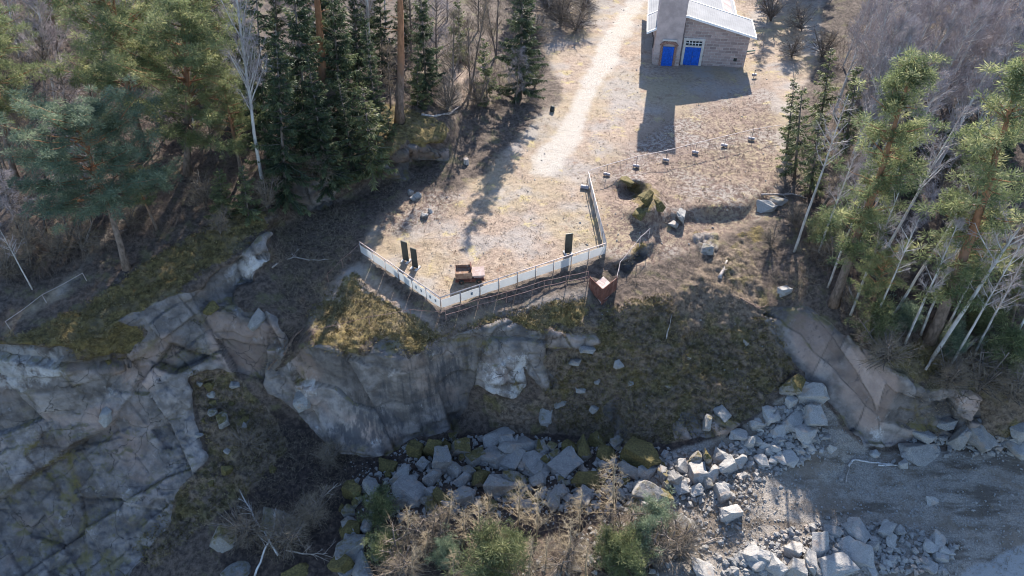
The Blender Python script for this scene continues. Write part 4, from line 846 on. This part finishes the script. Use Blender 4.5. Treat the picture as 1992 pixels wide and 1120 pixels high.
def corner():
    a, c, d = surf(1146, 558), surf(1169, 592), surf(1197, 566); o = c; r = empty('rusty_barrier', o, 'rusty brown steel plate corner jutting over the mossy slope', 'barrier'); z0 = a.z
    for p, q, nm in ((a, c, 'plate'), (c, d, 'plate')):
        p0, q0 = Vector((p.x, p.y, z0))-o, Vector((q.x, q.y, z0))-o; e = (q0-p0).normalized()
        mm = MB(); mm.prism([(0, -.25), ((q0-p0).length, -.25), ((q0-p0).length, .95), (0, .95)], p0, e, (0, 0, 1), Vector((0, 0, 1)).cross(e)*-1, .05); mm.build(nm, M['rust'], r)
    bk = a+(d-c); F4 = [Vector((q.x, q.y, z0))-o for q in (a, c, d, bk)]; mm = MB(); mm.add([tuple(q*1.0+Vector((0, 0, zz))) for zz in (.1, .15) for q in F4], [[0, 3, 2, 1], [4, 5, 6, 7], [0, 1, 5, 4], [1, 2, 6, 5], [2, 3, 7, 6], [3, 0, 4, 7]]); pass
    ctr = sum(F4, Vector())/4; mm = MB(); mm.add([tuple(ctr+(q-ctr)*f+Vector((0, 0, zz))) for zz, f in ((-1.5, 1.0), (-.02, .93)) for q in F4], [[0, 3, 2, 1], [4, 5, 6, 7], [0, 1, 5, 4], [1, 2, 6, 5], [2, 3, 7, 6], [3, 0, 4, 7]]); pr = mm.build('stone_base', M['granite'], r)
    for p in (a, c, d):
        mm = MB(); q = Vector((p.x, p.y, z0))-o; cyl(mm, q-Vector((0, 0, .3)), q+Vector((0, 0, .97)), .035, 8); mm.build('post', M['rust'], r)
    mm = MB(); e = (d-c).normalized(); mm.prism([(0, 0), ((d-c).length, 0), ((d-c).length*.5, .06), (0, .3)], Vector((0, 0, z0-.55-o.z)), Vector((e.x, e.y, 0)), (0, 0, 1), (.05, -.05, 0), 1); mm.build('brace', M['rust'], r)
corner()
# loose wood
def log(pts, rad, label, mat='deadwood', name='fallen_branch', side=(), cat='branch', lift=.06):
    Q = [surf(p[0], p[1])+Vector((0, 0, lift+(p[2] if len(p) > 2 else 0))) for p in pts]; o = Q[0]; m = MB()
    q = [x-o for x in Q]; t = np.linspace(0, 1, len(q)); ts = np.linspace(0, 1, max(6, len(q)*3)); C = np.stack([np.interp(ts, t, [v[k] for v in q]) for k in range(3)], 1)
    C[1:-1] += rng.normal(size=(len(C)-2, 3))*.03; m.tube(C, np.linspace(rad, rad*.45, len(C)), 7)
    for k in range(side if isinstance(side, int) else 0):
        f = rng.uniform(.25, .98); c = np.array([np.interp(f, ts, C[:, z]) for z in range(3)]); d = norm(norm(C[-1]-C[0])*.7+rng.normal(size=3)*.55+np.array([0, 0, .3])); L = rng.uniform(.3, 1.3)
        b = bez(c, d, L, 4, -.1, rng); m.tube(b, np.linspace(rad*.38, .008, 4), 3, False)
        m.cones(np.repeat(b[2:3], 4, 0), b[2]+norm(d+rng.normal(size=(4, 3))*.5)*L*.5, .009)
    o2 = m.build(name, M[mat], smooth=True); o2.location = o; tag(o2, label, cat)
log([(1650,907),(1660,895),(1700,899),(1738,904)], .08, 'white birch branch lying on the gravel floor below the right slab', 'birchbark')
log([(1708,905),(1748,906)], .07, 'short white birch branch beside the longer one on the gravel floor', 'birchbark')
log([(1645,940),(1652,915),(1650,900)], .035, 'thin bare twig lying left of the white birch branch', 'deadwood')
log([(497,1125,.3),(520,1080,.5),(540,1040,.8),(543,1005,1.2)], .075, 'leaning white dead birch stem at the bottom left of the quarry floor', 'birchbark', side=9)
log([(545,1085,.2),(510,1035,.9),(480,985,1.6)], .07, 'white dead birch stem crossing another one at the bottom left', 'birchbark', side=12)
log([(575,1015,.2),(615,990,.6),(660,952,.8)], .055, 'grey dead branch leaning towards the mossy boulders', 'deadwood', side=12)
log([(560,1075,.2),(600,1085,.3),(640,1083,.3)], .045, 'grey dead branch lying on the dark floor at the bottom', 'deadwood', side=8)
log([(820,222),(850,226),(875,222),(895,208)], .13, 'fallen grey trunk with branches on the shaded ground behind the knoll', 'deadwood', 'fallen_log', 10, 'log')
log([(560,285),(570,310)], .10, 'short pale log lying below the dark spruces', 'deadwood', 'fallen_log', (), 'log')
log([(1400,541),(1412,512)], .16, 'pale stump-like log lying on top of the mossy slope', 'deadwood', 'fallen_log', 2, 'log')
log([(1295,660),(1306,612)], .05, 'thin pale pole lying on the brown mossy slope', 'deadwood')
log([(1440,580),(1475,600),(1500,590)], .07, 'dark dead branch on the slope next to the slanting slab', 'brownwood', side=7)
log([(1850,705,.2),(1900,665,.6),(1962,612,1.0)], .14, 'long pale dead trunk leaning out from the right bank', 'deadwood', 'fallen_log', 3, 'log')
log([(1800,722,.1),(1818,690,.4),(1850,640,1.5)], .09, 'thin pale dead stem at the end of the slanting slab', 'deadwood', side=5)
log([(1660,590),(1650,560)], .1, 'short pale broken log in the right wood above the slab', 'deadwood', 'fallen_log', (), 'log')
log([(530,520),(570,500),(605,508),(640,506)], .06, 'pale dead branch lying across the shaded gully', 'deadwood', side=8)
log([(555,690),(575,655),(590,640)], .09, 'brown dead log lying down the gully beside the smooth cliff', 'brownwood', side=9)
log([(525,715),(560,672)], .07, 'second brown dead log lower in the gully', 'brownwood', side=9)
log([(1195,860),(1180,880),(1160,850)], .05, 'thin dead branch under the dark hollow of the mossy slope', 'deadwood', side=6)
log([(1250,1080),(1275,1040),(1300,1020)], .04, 'thin pale stick lying in the sunlit dry brush', 'deadwood', side=4)
log([(1360,1060),(1440,1035)], .045, 'long thin pale stick lying in the sunlit patch of floor', 'deadwood', side=2)
log([(1480,380),(1540,378),(1570,384)], .10, 'pale dead trunk lying by the stones at the right wood edge', 'deadwood', 'fallen_log', 5, 'log')
o = MB(); o.tube([(-.5, 0, .06), (.5, .12, .10)], .07, 8); o = o.build('green_plank', plain('green_paint', (.03, .14, .11), .6)); o.location = surf(1460, 102)+Vector((0, 0, .1)); tag(o, 'green plank lying on the ground right of the stone building', 'plank')
b = surf(1466, 151); r = empty('ground_lamp', b, 'small dark lamp on a thin post right of the building shadow', 'lamp'); m = MB(); cyl(m, (0, 0, 0), (0, 0, .9), .03, 6); m.build('post', M['dark'], r); m = MB(); m.tube([(-.22, 0, .3), (-.2, 0, .3), (.2, 0, .3), (.22, 0, .3)], [.08, .13, .13, .08], 10); m.build('lamp_head', M['drum'], r)
b = surf(1074, 217); m = MB(); m.tube([(0, 0, 0), (0, 0, .05), (.02, .02, .45), (.05, 0, .5)], [.2, .24, .2, .05], 9); o = m.build('black_sack', M['dark'], smooth=True); o.location = b; tag(o, 'small black sack standing beside the left edge of the track', 'sack')
b = surf(907, 318); m = MB(); m.tube([(0, 0, -.1), (0, 0, .5), (0, 0, .52)], [.26, .22, .2], 10); o = m.build('tree_stump', M['deadwood']); o.location = b; tag(o, 'short round tree stump in the shaded grass right of the knoll', 'stump')
# ------------------------------------------------------------------ boulders
def boulder_mat():
    k = NT('boulder'); p = k.pos(); t = k.n('ShaderNodeTexCoord').outputs['Object']; ms = k.attr('moss', 'OBJECT').outputs['Fac']; tn = k.attr('tone', 'OBJECT').outputs['Fac']
    n = k.noise(p, 2.2, 6, .65); f = k.noise(p, 9, 5, .7)
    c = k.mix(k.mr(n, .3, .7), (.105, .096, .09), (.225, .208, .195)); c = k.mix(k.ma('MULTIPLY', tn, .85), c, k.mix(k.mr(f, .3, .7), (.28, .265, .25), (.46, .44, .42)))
    c = k.mix(k.mr(f, .52, .7, 0, .65), c, (.11, .10, .092)); c = k.mix(k.mr(k.noise(p, 22, 3, .6), .45, .7, 0, .45), c, (.5, .48, .46)); c = k.mix(k.mr(k.noise(p, 1.3, 4), .58, .66, 0, .5), c, (.34, .25, .19))
    z = k.n('ShaderNodeSeparateXYZ', {0: k.n('ShaderNodeNewGeometry').outputs['Normal']}).outputs[2]
    mm = k.mr(k.ma('ADD', k.ma('ADD', k.ma('MULTIPLY', z, .35), ms), k.ma('MULTIPLY', n, .9)), .98, 1.26)
    c = k.mix(mm, c, k.mix(k.mr(f, .3, .7), (.06, .05, .022), (.165, .13, .05))); k.col(c, .9); k.bump(k.ma('ADD', k.ma('MULTIPLY', n, .7), k.ma('MULTIPLY', f, .5)), 1., .10); return k.m
M['boulder'] = boulder_mat()
def make_rock(seed, kind):
    g = np.random.default_rng(seed); bm = bmesh.new()
    if kind == 'block': Q = [(x*g.uniform(.5, 1), y*g.uniform(.5, 1), z*g.uniform(.55, 1)) for x in (-1, 1) for y in (-1, 1) for z in (-1, 1)]+[tuple(norm(g.normal(size=3))*1.25) for _ in range(3)]; Q.pop(int(g.integers(8)))
    else: Q = [tuple(norm(g.normal(size=3))*g.uniform(.75, 1.25)) for _ in range(16)]
    vs = [bm.verts.new(q) for q in Q]; r = bmesh.ops.convex_hull(bm, input=vs)
    bmesh.ops.delete(bm, geom=[v for v in bm.verts if not v.link_faces], context='VERTS')
    bmesh.ops.dissolve_limit(bm, angle_limit=.12, verts=bm.verts, edges=bm.edges)
    bmesh.ops.bevel(bm, geom=list(bm.edges), offset=.045, segments=1, affect='EDGES', clamp_overlap=True)
    bmesh.ops.triangulate(bm, faces=bm.faces)
    bmesh.ops.subdivide_edges(bm, edges=bm.edges, cuts=3, use_grid_fill=True)
    me = bpy.data.meshes.new('boulder'); bm.to_mesh(me); bm.free()
    A = np.zeros(len(me.vertices)*3); me.vertices.foreach_get('co', A); A = A.reshape(-1, 3)
    bl, _ = blocks(A+seed*9, (1.1, 1.1, 1.1), seed, .5); A *= (1+.09*bl+.08*fbm(A+seed*3, 3., 3, seed))[:, None]
    me.vertices.foreach_set('co', A.ravel()); me.materials.append(M['boulder']); me.update(); return me
ROCKS = {'block': [make_rock(i, 'block') for i in range(8)], 'lump': [make_rock(i+20, 'lump') for i in range(8)]}
BO = []
WHATB = {}
def boulder(px, py, wpx, hpx=None, moss=.0, tone=.3, spin=None, where='', label=None, kind=None, small=False, name='boulder', tilt=.35, sink=.3):
    c = surf(px, min(py+(hpx or wpx*.8)*.25, 1118)); dist = (Vector((0, 0, HCAM))-c).length; a = wpx*dist/FPX/2; hh = (hpx or wpx*.75)*dist/FPX/2
    kd = kind or ('block' if random.random() < .55 else 'lump'); me = random.choice(ROCKS[kd])
    o = bpy.data.objects.new(name, me); COL.objects.link(o)
    o.scale = (a*1.02, a*random.uniform(.62, .95), max(hh*.95, a*.3)); o.rotation_euler = (random.uniform(-tilt, tilt), random.uniform(-tilt, tilt), random.uniform(0, 6.28) if spin is None else R(spin))
    n = surfn(px, py); o.location = c+Vector((0, 0, hh*(1-2*sink)*.9)); o['moss'] = float(moss); o['tone'] = float(tone)
    cls = 'small' if small else ('mossy' if moss > .45 else 'pale' if tone > .6 else 'grey'); big = wpx > 44
    if small: tag(o, label, 'stone', label and 'small stones '+where)
    else: BO.append([o, (cls, big), where, (px, py), label])
    return o
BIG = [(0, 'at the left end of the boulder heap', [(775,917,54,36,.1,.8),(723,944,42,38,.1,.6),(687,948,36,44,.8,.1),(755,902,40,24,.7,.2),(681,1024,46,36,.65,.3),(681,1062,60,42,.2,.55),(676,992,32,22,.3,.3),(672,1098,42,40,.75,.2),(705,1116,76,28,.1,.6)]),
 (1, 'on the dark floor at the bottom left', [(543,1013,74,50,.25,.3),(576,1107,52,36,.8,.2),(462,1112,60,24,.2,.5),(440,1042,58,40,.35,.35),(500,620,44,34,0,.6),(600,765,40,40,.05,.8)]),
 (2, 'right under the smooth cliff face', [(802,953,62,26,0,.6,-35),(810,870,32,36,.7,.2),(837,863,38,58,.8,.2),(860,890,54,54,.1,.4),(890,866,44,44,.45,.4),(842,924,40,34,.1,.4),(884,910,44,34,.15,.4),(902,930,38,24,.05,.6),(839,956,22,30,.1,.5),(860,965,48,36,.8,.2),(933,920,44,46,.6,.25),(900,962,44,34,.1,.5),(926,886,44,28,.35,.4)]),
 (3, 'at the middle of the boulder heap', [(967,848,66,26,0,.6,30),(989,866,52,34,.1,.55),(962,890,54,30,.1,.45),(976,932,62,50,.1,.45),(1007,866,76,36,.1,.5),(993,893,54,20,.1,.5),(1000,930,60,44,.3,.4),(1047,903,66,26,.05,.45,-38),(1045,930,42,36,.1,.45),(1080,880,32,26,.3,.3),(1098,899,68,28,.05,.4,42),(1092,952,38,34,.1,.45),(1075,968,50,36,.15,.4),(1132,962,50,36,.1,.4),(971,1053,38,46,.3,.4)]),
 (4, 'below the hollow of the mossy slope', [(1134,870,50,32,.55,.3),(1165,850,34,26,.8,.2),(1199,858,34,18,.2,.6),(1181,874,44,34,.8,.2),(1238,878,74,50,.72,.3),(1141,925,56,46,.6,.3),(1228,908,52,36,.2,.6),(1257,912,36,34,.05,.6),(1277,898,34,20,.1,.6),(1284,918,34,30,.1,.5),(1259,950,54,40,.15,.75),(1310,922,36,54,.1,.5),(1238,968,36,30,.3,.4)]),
 (5, 'left of the pale rubble', [(1355,916,44,34,.05,.7),(1355,892,38,32,.4,.4),(1326,904,30,32,.1,.6),(1373,888,26,40,.6,.3),(1400,887,30,28,.1,.6),(1415,905,38,38,.05,.8),(1386,920,36,26,.05,.7),(1324,946,30,24,.05,.8),(1353,951,34,26,.05,.8),(1375,936,26,26,.3,.3),(1404,954,32,40,.05,.75),(1424,995,42,38,0,.95),(1335,1010,48,40,.3,.5),(1270,996,44,40,.4,.4),(1364,1106,64,36,.1,.7)]),
 (6, 'in the pale rubble heap', [(1437,843,40,26,.05,.7),(1458,859,32,34,.05,.8),(1469,823,28,28,.1,.6),(1491,805,30,26,.05,.9),(1480,893,36,28,.05,.9),(1440,896,30,24,.05,.7),(1499,807,38,28,0,.95),(1514,839,40,18,.05,.9),(1543,816,46,20,.1,.6),(1579,805,50,32,.1,.8),(1539,742,38,54,.6,.4),(1579,760,52,32,.05,.7),(1563,839,36,36,.05,.8),(1505,868,26,26,0,.9),(1530,888,48,28,0,.95),(1568,857,28,18,0,.9),(1483,870,26,26,0,.9),(1617,865,22,22,0,.9)]),
 (7, 'along the foot of the right rock band', [(1793,838,60,24,.1,.5,-20),(1793,873,78,18,.05,.35,4),(1905,843,58,36,.05,.45),(1972,861,58,38,.05,.7),(1865,846,44,40,.05,.4),(1985,830,38,30,.1,.4),(1838,824,48,30,.1,.4),(1755,903,18,20,0,.8),(1700,879,20,18,0,.9)]),
 (8, 'in the stones at the bottom right', [(1722,1028,32,26,.1,.6),(1695,1057,26,30,.1,.4),(1664,1073,60,20,0,.8,-32),(1624,1098,62,22,0,.8,15),(1572,1088,40,42,.05,.6),(1543,1102,38,36,.1,.5),(1592,1052,44,30,.05,.7),(1505,1100,40,36,.05,.9),(1811,1060,38,22,0,.85),(1825,1050,30,16,0,.8),(1829,1081,24,14,0,.85),(1668,1032,46,26,.1,.6),(1619,1028,34,18,.2,.4),(1731,1048,30,16,.05,.7),(1546,1070,36,28,.1,.6),(1481,1080,30,26,.05,.8),(1458,1071,36,28,.05,.9),(1471,1085,46,30,.05,.9),(1813,1102,26,12,0,.8),(1811,973,22,12,0,.8)])]
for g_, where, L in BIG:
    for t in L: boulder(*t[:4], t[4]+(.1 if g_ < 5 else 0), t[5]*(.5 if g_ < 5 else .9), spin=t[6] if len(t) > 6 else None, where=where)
for t, lab in (((1322,418,32,26,.05,.5),'larger grey boulder of the pair on the brown plateau'),((1309,436,24,20,.1,.6),'smaller angular boulder beside the larger one on the brown plateau'),((1372,484,34,22,.35,.4),'mossy-topped grey outcrop boulder at the upper edge of the slope'),((1487,402,36,22,.05,.75),'pale boulder at the left edge of the right wood'),((1512,388,30,18,.3,.5),'grey boulder just behind the pale one at the right wood edge'),((1525,562,26,20,.1,.7),'pale boulder lying on the bank above the slanting slab'),
               ((800,372,16,20,.1,.35),'upper dark stone of the small heap at the yard edge'),((812,380,18,16,.1,.35),'lower dark stone of the small heap at the yard edge'),((804,385,16,14,.1,.4),'front stone of the small heap at the yard edge'),((826,417,20,14,.05,.7),'left pale stone of the pair lying in the yard'),((838,410,14,12,.05,.7),'right pale stone of the pair lying in the yard'),((1262,384,46,38,1.,.2),'high mossy rock of the mound beside the dark pit on the plateau'),((1246,412,40,24,1.,.2),'low mossy rock at the front of the mound by the dark pit'),((1280,398,32,26,.9,.3),'mossy rock at the right end of the mound by the dark pit'),((1222,351,40,14,.8,.3),'flat mossy rock behind the dark pit on the plateau'),((410,598,34,26,.9,.2),'round mossy boulder on the ledge of the left cliff'),((206,711,16,12,.9,.2),'small round moss clump stone on the left cliff ledge'),((212,800,32,40,0,.8),'smooth pale egg-shaped rock lying against the left cliff')):
    boulder(*t, label=lab, tilt=.2, kind='lump' if t[4] > .7 or 'egg' in lab else None)
FILL = [('among the boulders under the smooth cliff face', [(680,930),(800,860),(960,840),(960,985),(850,1000),(720,1060),(670,1060)], 46, (15, 38), .4, .2), ('among the boulders at the middle of the heap', [(960,850),(1120,860),(1130,970),(980,990)], 44, (15, 38), .36, .22),
 ('among the boulders below the mossy slope', [(1130,850),(1300,880),(1310,980),(1150,960)], 40, (13, 34), .34, .3), ('left of the pale rubble heap', [(1300,880),(1440,860),(1440,980),(1310,970)], 26, (8, 20), .08, .8), ('inside the pale rubble heap', [(1430,860),(1490,790),(1580,745),(1610,800),(1620,870),(1500,905),(1440,905)], 62, (9, 26), .03, .9),
 ('scattered on the gravel floor', [(1440,900),(1640,870),(1850,900),(1860,1020),(1450,1000)], 16, (5, 11), 0, .9), ('in the stones along the bottom right', [(1440,1060),(1560,1020),(1760,1020),(1860,1060),(1840,1110),(1440,1118)], 56, (8, 24), .08, .75), ('at the left end of the boulders', [(650,980),(760,960),(760,1118),(650,1118)], 12, (14, 26), .5, .3),
 ('along the foot of the right rock band', [(1760,850),(1990,850),(1990,885),(1760,880)], 14, (10, 24), .1, .5), ('on the mossy ledges left of the dark pit', [(380,740),(450,730),(560,880),(480,980),(400,1000)], 16, (12, 30), .5, .5)]
for where, poly, n, (s0, s1), mo, to in FILL:
    k = 0; xs, ys = zip(*poly)
    while k < n:
        x, y = random.uniform(min(xs), max(xs)), random.uniform(min(ys), max(ys))
        if not inpoly(np.array([x]), np.array([y]), poly)[0]: continue
        s = s0+(s1-s0)*random.random()**2; boulder(x, y, s, s*random.uniform(.55, .9), mo*random.uniform(0, 2), min(1, to*random.uniform(.3, 1.25)), where=where, small=True, label='small loose stone '+where, name='stone'); k += 1
for t in [(1200,703,20,14,.2,.6),(1162,738,16,10,.2,.6),(1130,757,22,10,.2,.5),(1226,742,18,10,.3,.5),(1157,792,24,18,.2,.5),(1088,782,26,14,.3,.5),(1060,805,34,20,.3,.5),(1115,700,34,10,.2,.3),(1140,668,38,12,.2,.3),(1300,745,18,10,.5,.4),(1405,800,34,30,.2,.5),(1375,815,30,26,.3,.5),(1340,690,16,10,.5,.5),(1450,660,18,10,.4,.4)]: boulder(*t, where='half buried in the mossy slope', tilt=.5, sink=.62)
for q in BO:
    if q[4]: tag(q[0], q[4], 'boulder')
by = {}
for q in BO:
    if not q[4]: by.setdefault((q[1], q[2]), []).append(q)
for ((cls, big), where), L in by.items():
    L.sort(key=lambda q: q[3][0]); n = len(L); a = ('large ' if big else 'medium ')+cls
    for i, q in enumerate(L): tag(q[0], a+' boulder '+where if n == 1 else ordinal(i, n)+' '+a+' boulder '+where, 'boulder', 'boulders '+where)

# ------------------------------------------------------------------ loose cover nobody could count
def surf_many(px, py):
    i = np.clip(np.searchsorted(gx, px)-1, 0, NX-2); j = np.clip(np.searchsorted(gy, py)-1, 0, NY-2)
    a = ((px-gx[i])/(gx[i+1]-gx[i]))[:, None]; b = ((py-gy[j])/(gy[j+1]-gy[j]))[:, None]
    return SURF[j, i]*(1-a)*(1-b)+SURF[j, i+1]*a*(1-b)+SURF[j+1, i]*(1-a)*b+SURF[j+1, i+1]*a*b
def scatter(polys, n):
    out = []
    for poly, k in zip(polys, n):
        xs, ys = np.array(poly).T; got = 0
        while got < k:
            x = rng.uniform(xs.min(), xs.max(), k); y = rng.uniform(ys.min(), ys.max(), k); m = inpoly(x, y, poly); out.append(np.stack([x[m], y[m]], 1)); got += m.sum()
    return np.concatenate(out)
def stems(name, label, pts, per, h0, h1, spread, rad, mat, tw=3):
    b = surf_many(pts[:, 0], pts[:, 1]); B = np.repeat(b, per, 0)+rng.normal(size=(len(b)*per, 3))*np.array([.15, .15, 0]); n = len(B)
    clump = np.repeat(rng.uniform(.5, 1.2, len(b)), per)
    d = norm(rng.normal(size=(n, 3))*np.array([1, 1, .35])*spread+np.array([0, 0, 1.])); L = rng.uniform(h0, h1, n)*clump; m = MB(); T = B+d*L[:, None]
    m.cones(B-np.array([0, 0, .05]), T, rad)
    for k in range(tw):
        u = rng.uniform(.3, .95, (n, 1)); p = B+(T-B)*u; m.cones(p, p+norm(d+rng.normal(size=(n, 3))*.6)*(L*rng.uniform(.2, .45, n))[:, None], rad*.75)
    o = m.build(name, M[mat]); return tag(o, label, kind='stuff')
LW = [(0,0),(480,0),(500,330),(420,400),(300,470),(100,540),(0,570)]; RW = [(1540,320),(1620,60),(1992,0),(1992,700),(1800,700),(1600,560),(1540,470)]; BK = [(780,40),(1060,0),(1060,150),(1000,210),(880,220),(800,180)]; CL = [(480,100),(760,60),(760,300),(560,400),(490,400)]
stems('undergrowth', 'tangle of bare brown twigs and saplings over the wood floor', scatter([LW, RW, BK, CL], [800, 1100, 300, 350]), 6, .5, 1.7, .5, .010, 'darktwig')
stems('dead_brush', 'dry fallen twigs and brush in the shaded gully and pit', scatter([[(530,420),(700,400),(690,500),(600,620),(540,610)], [(460,800),(700,880),(680,960),(560,1100),(450,1050)], [(540,640),(590,640),(540,730),(510,715)], [(1100,820),(1220,780),(1220,850)], [(1250,1000),(1480,900),(1480,1080),(1280,1100)], [(1480,560),(1560,500),(1600,560),(1530,590)]], [420, 420, 90, 60, 240, 90]), 4, .3, 1.1, 2.2, .010, 'browntwig')
stems('scrub', 'low dead scrub and heather over the slope and the rough plateau', scatter([[(1080,700),(1180,610),(1300,575),(1480,520),(1500,600),(1540,720),(1400,840),(1210,850),(1100,840)], [(1165,330),(1300,240),(1500,180),(1530,420),(1400,440),(1200,420)], [(740,350),(870,335),(890,380),(850,430),(740,470)], [(700,520),(850,620),(1140,560),(1150,600),(980,615),(860,650),(620,660)], [(1190,480),(1300,470),(1470,480),(1480,560),(1240,600)], [(1480,900),(1690,880),(1990,890),(1990,1110),(1480,1115)], [(1790,760),(1992,730),(1992,880),(1800,860)], [(1620,600),(1992,640),(1992,760),(1800,760)]], [620, 420, 170, 160, 200, 220, 200, 260]), 5, .10, .38, 2.6, .013, 'browntwig', 4)
def grass(name, label, pts, per, h, mat, flat=.9, w=.035):
    b = surf_many(pts[:, 0], pts[:, 1]); B = np.repeat(b, per, 0)+rng.normal(size=(len(b)*per, 3))*np.array([.1, .1, 0]); n = len(B)
    d = norm(rng.normal(size=(n, 3))*np.array([1, 1, .2])*flat+np.array([0, 0, .8])); m = MB(); m.blades(B-np.array([0, 0, .03]), B+d*(rng.uniform(.4, 1.2, n)*h)[:, None], w, np.repeat(rng.uniform(0, 1, len(b)), per))
    return tag(m.build(name, mat), label, kind='stuff')
gm = needle_mat('dry_grass', (.18, .13, .09), (.33, .26, .19), (.42, .345, .255), .2); mg = needle_mat('moss_tufts', (.085, .062, .025), (.17, .13, .055), (.30, .24, .13), .1)
YD = [(700,490),(858,595),(1170,492),(1300,540),(1440,440),(1500,420),(1520,330),(1500,200),(1480,0),(1060,0),(1060,60),(1095,180),(1000,280),(950,340),(880,370),(760,440)]
pp = scatter([YD], [2200]); pp = pp[blur(MASK['path'], 6)[np.clip(np.searchsorted(gy, pp[:, 1]), 0, NY-1), np.clip(np.searchsorted(gx, pp[:, 0]), 0, NX-1)] < .3]
grass('dry_grass', 'short dry winter grass over the yard and plateau', pp, 7, .16, gm, 1.3)
grass('moss_tufts', 'mossy and grassy tufts over the slope and cliff lips', scatter(POLY['moss'][:4], [900, 900, 900, 2600]), 8, .20, mg, 1.3, .05)
def pebbles(pts, z0, z1, name, label, tone, ms):
    if pts is None: pts = scatter([POLY['floor'][0][:7]+[(1992,890),(1992,1118),(1300,1118)], [(660,900),(1250,860),(1250,1000),(700,1100)], [(1160,600),(1480,560),(1530,700),(1400,830),(1200,840)], YD], [1500, 700, 30, 260])
    b = surf_many(pts[:, 0], pts[:, 1]); m = MB(); n = len(b); me = np.array([(1,0,-.3),(-.4,.9,-.2),(-.5,-.8,-.3),(.4,.5,.5),(.3,-.5,.6),(-.6,.1,.6)]); F = np.array([[0,3,4],[0,1,3],[1,5,3],[1,2,5],[2,4,5],[2,0,4],[3,5,4],[0,2,1]])
    for i in range(n):
        a = rng.uniform(0, 6.3); c, s = cos(a), sin(a); z = rng.uniform(z0, z1)*rng.uniform(.5, 1.4); V = (me*rng.uniform(.7, 1.3, (6, 3))*np.array([1, .8, .8])*z)@np.array([[c, s, 0], [-s, c, 0], [0, 0, 1]]); m.add(V+b[i]+np.array([0, 0, z*.2]), F)
    o = m.build(name, M['boulder']); o['moss'] = ms; o['tone'] = tone; tag(o, label, kind='stuff')
pebbles(None, .03, .10, 'pebbles', 'pebbles and rock chips scattered over the ground', .6, 0.)
pebbles(scatter([[(690,930),(800,860),(960,840),(1120,860),(1300,870),(1300,990),(1000,1000),(720,1010)], [(1300,880),(1440,860),(1500,800),(1580,745),(1620,860),(1560,900),(1440,970),(1310,990)], [(1440,1060),(1560,1020),(1760,1020),(1860,1060),(1840,1115),(1400,1118)], [(1200,980),(1480,960),(1480,1118),(1000,1118)], [(1760,850),(1992,850),(1992,890),(1760,885)]], [800, 700, 500, 260, 90]), .07, .30, 'rubble', 'small broken rubble filling the gaps between the boulders', .45, .15)
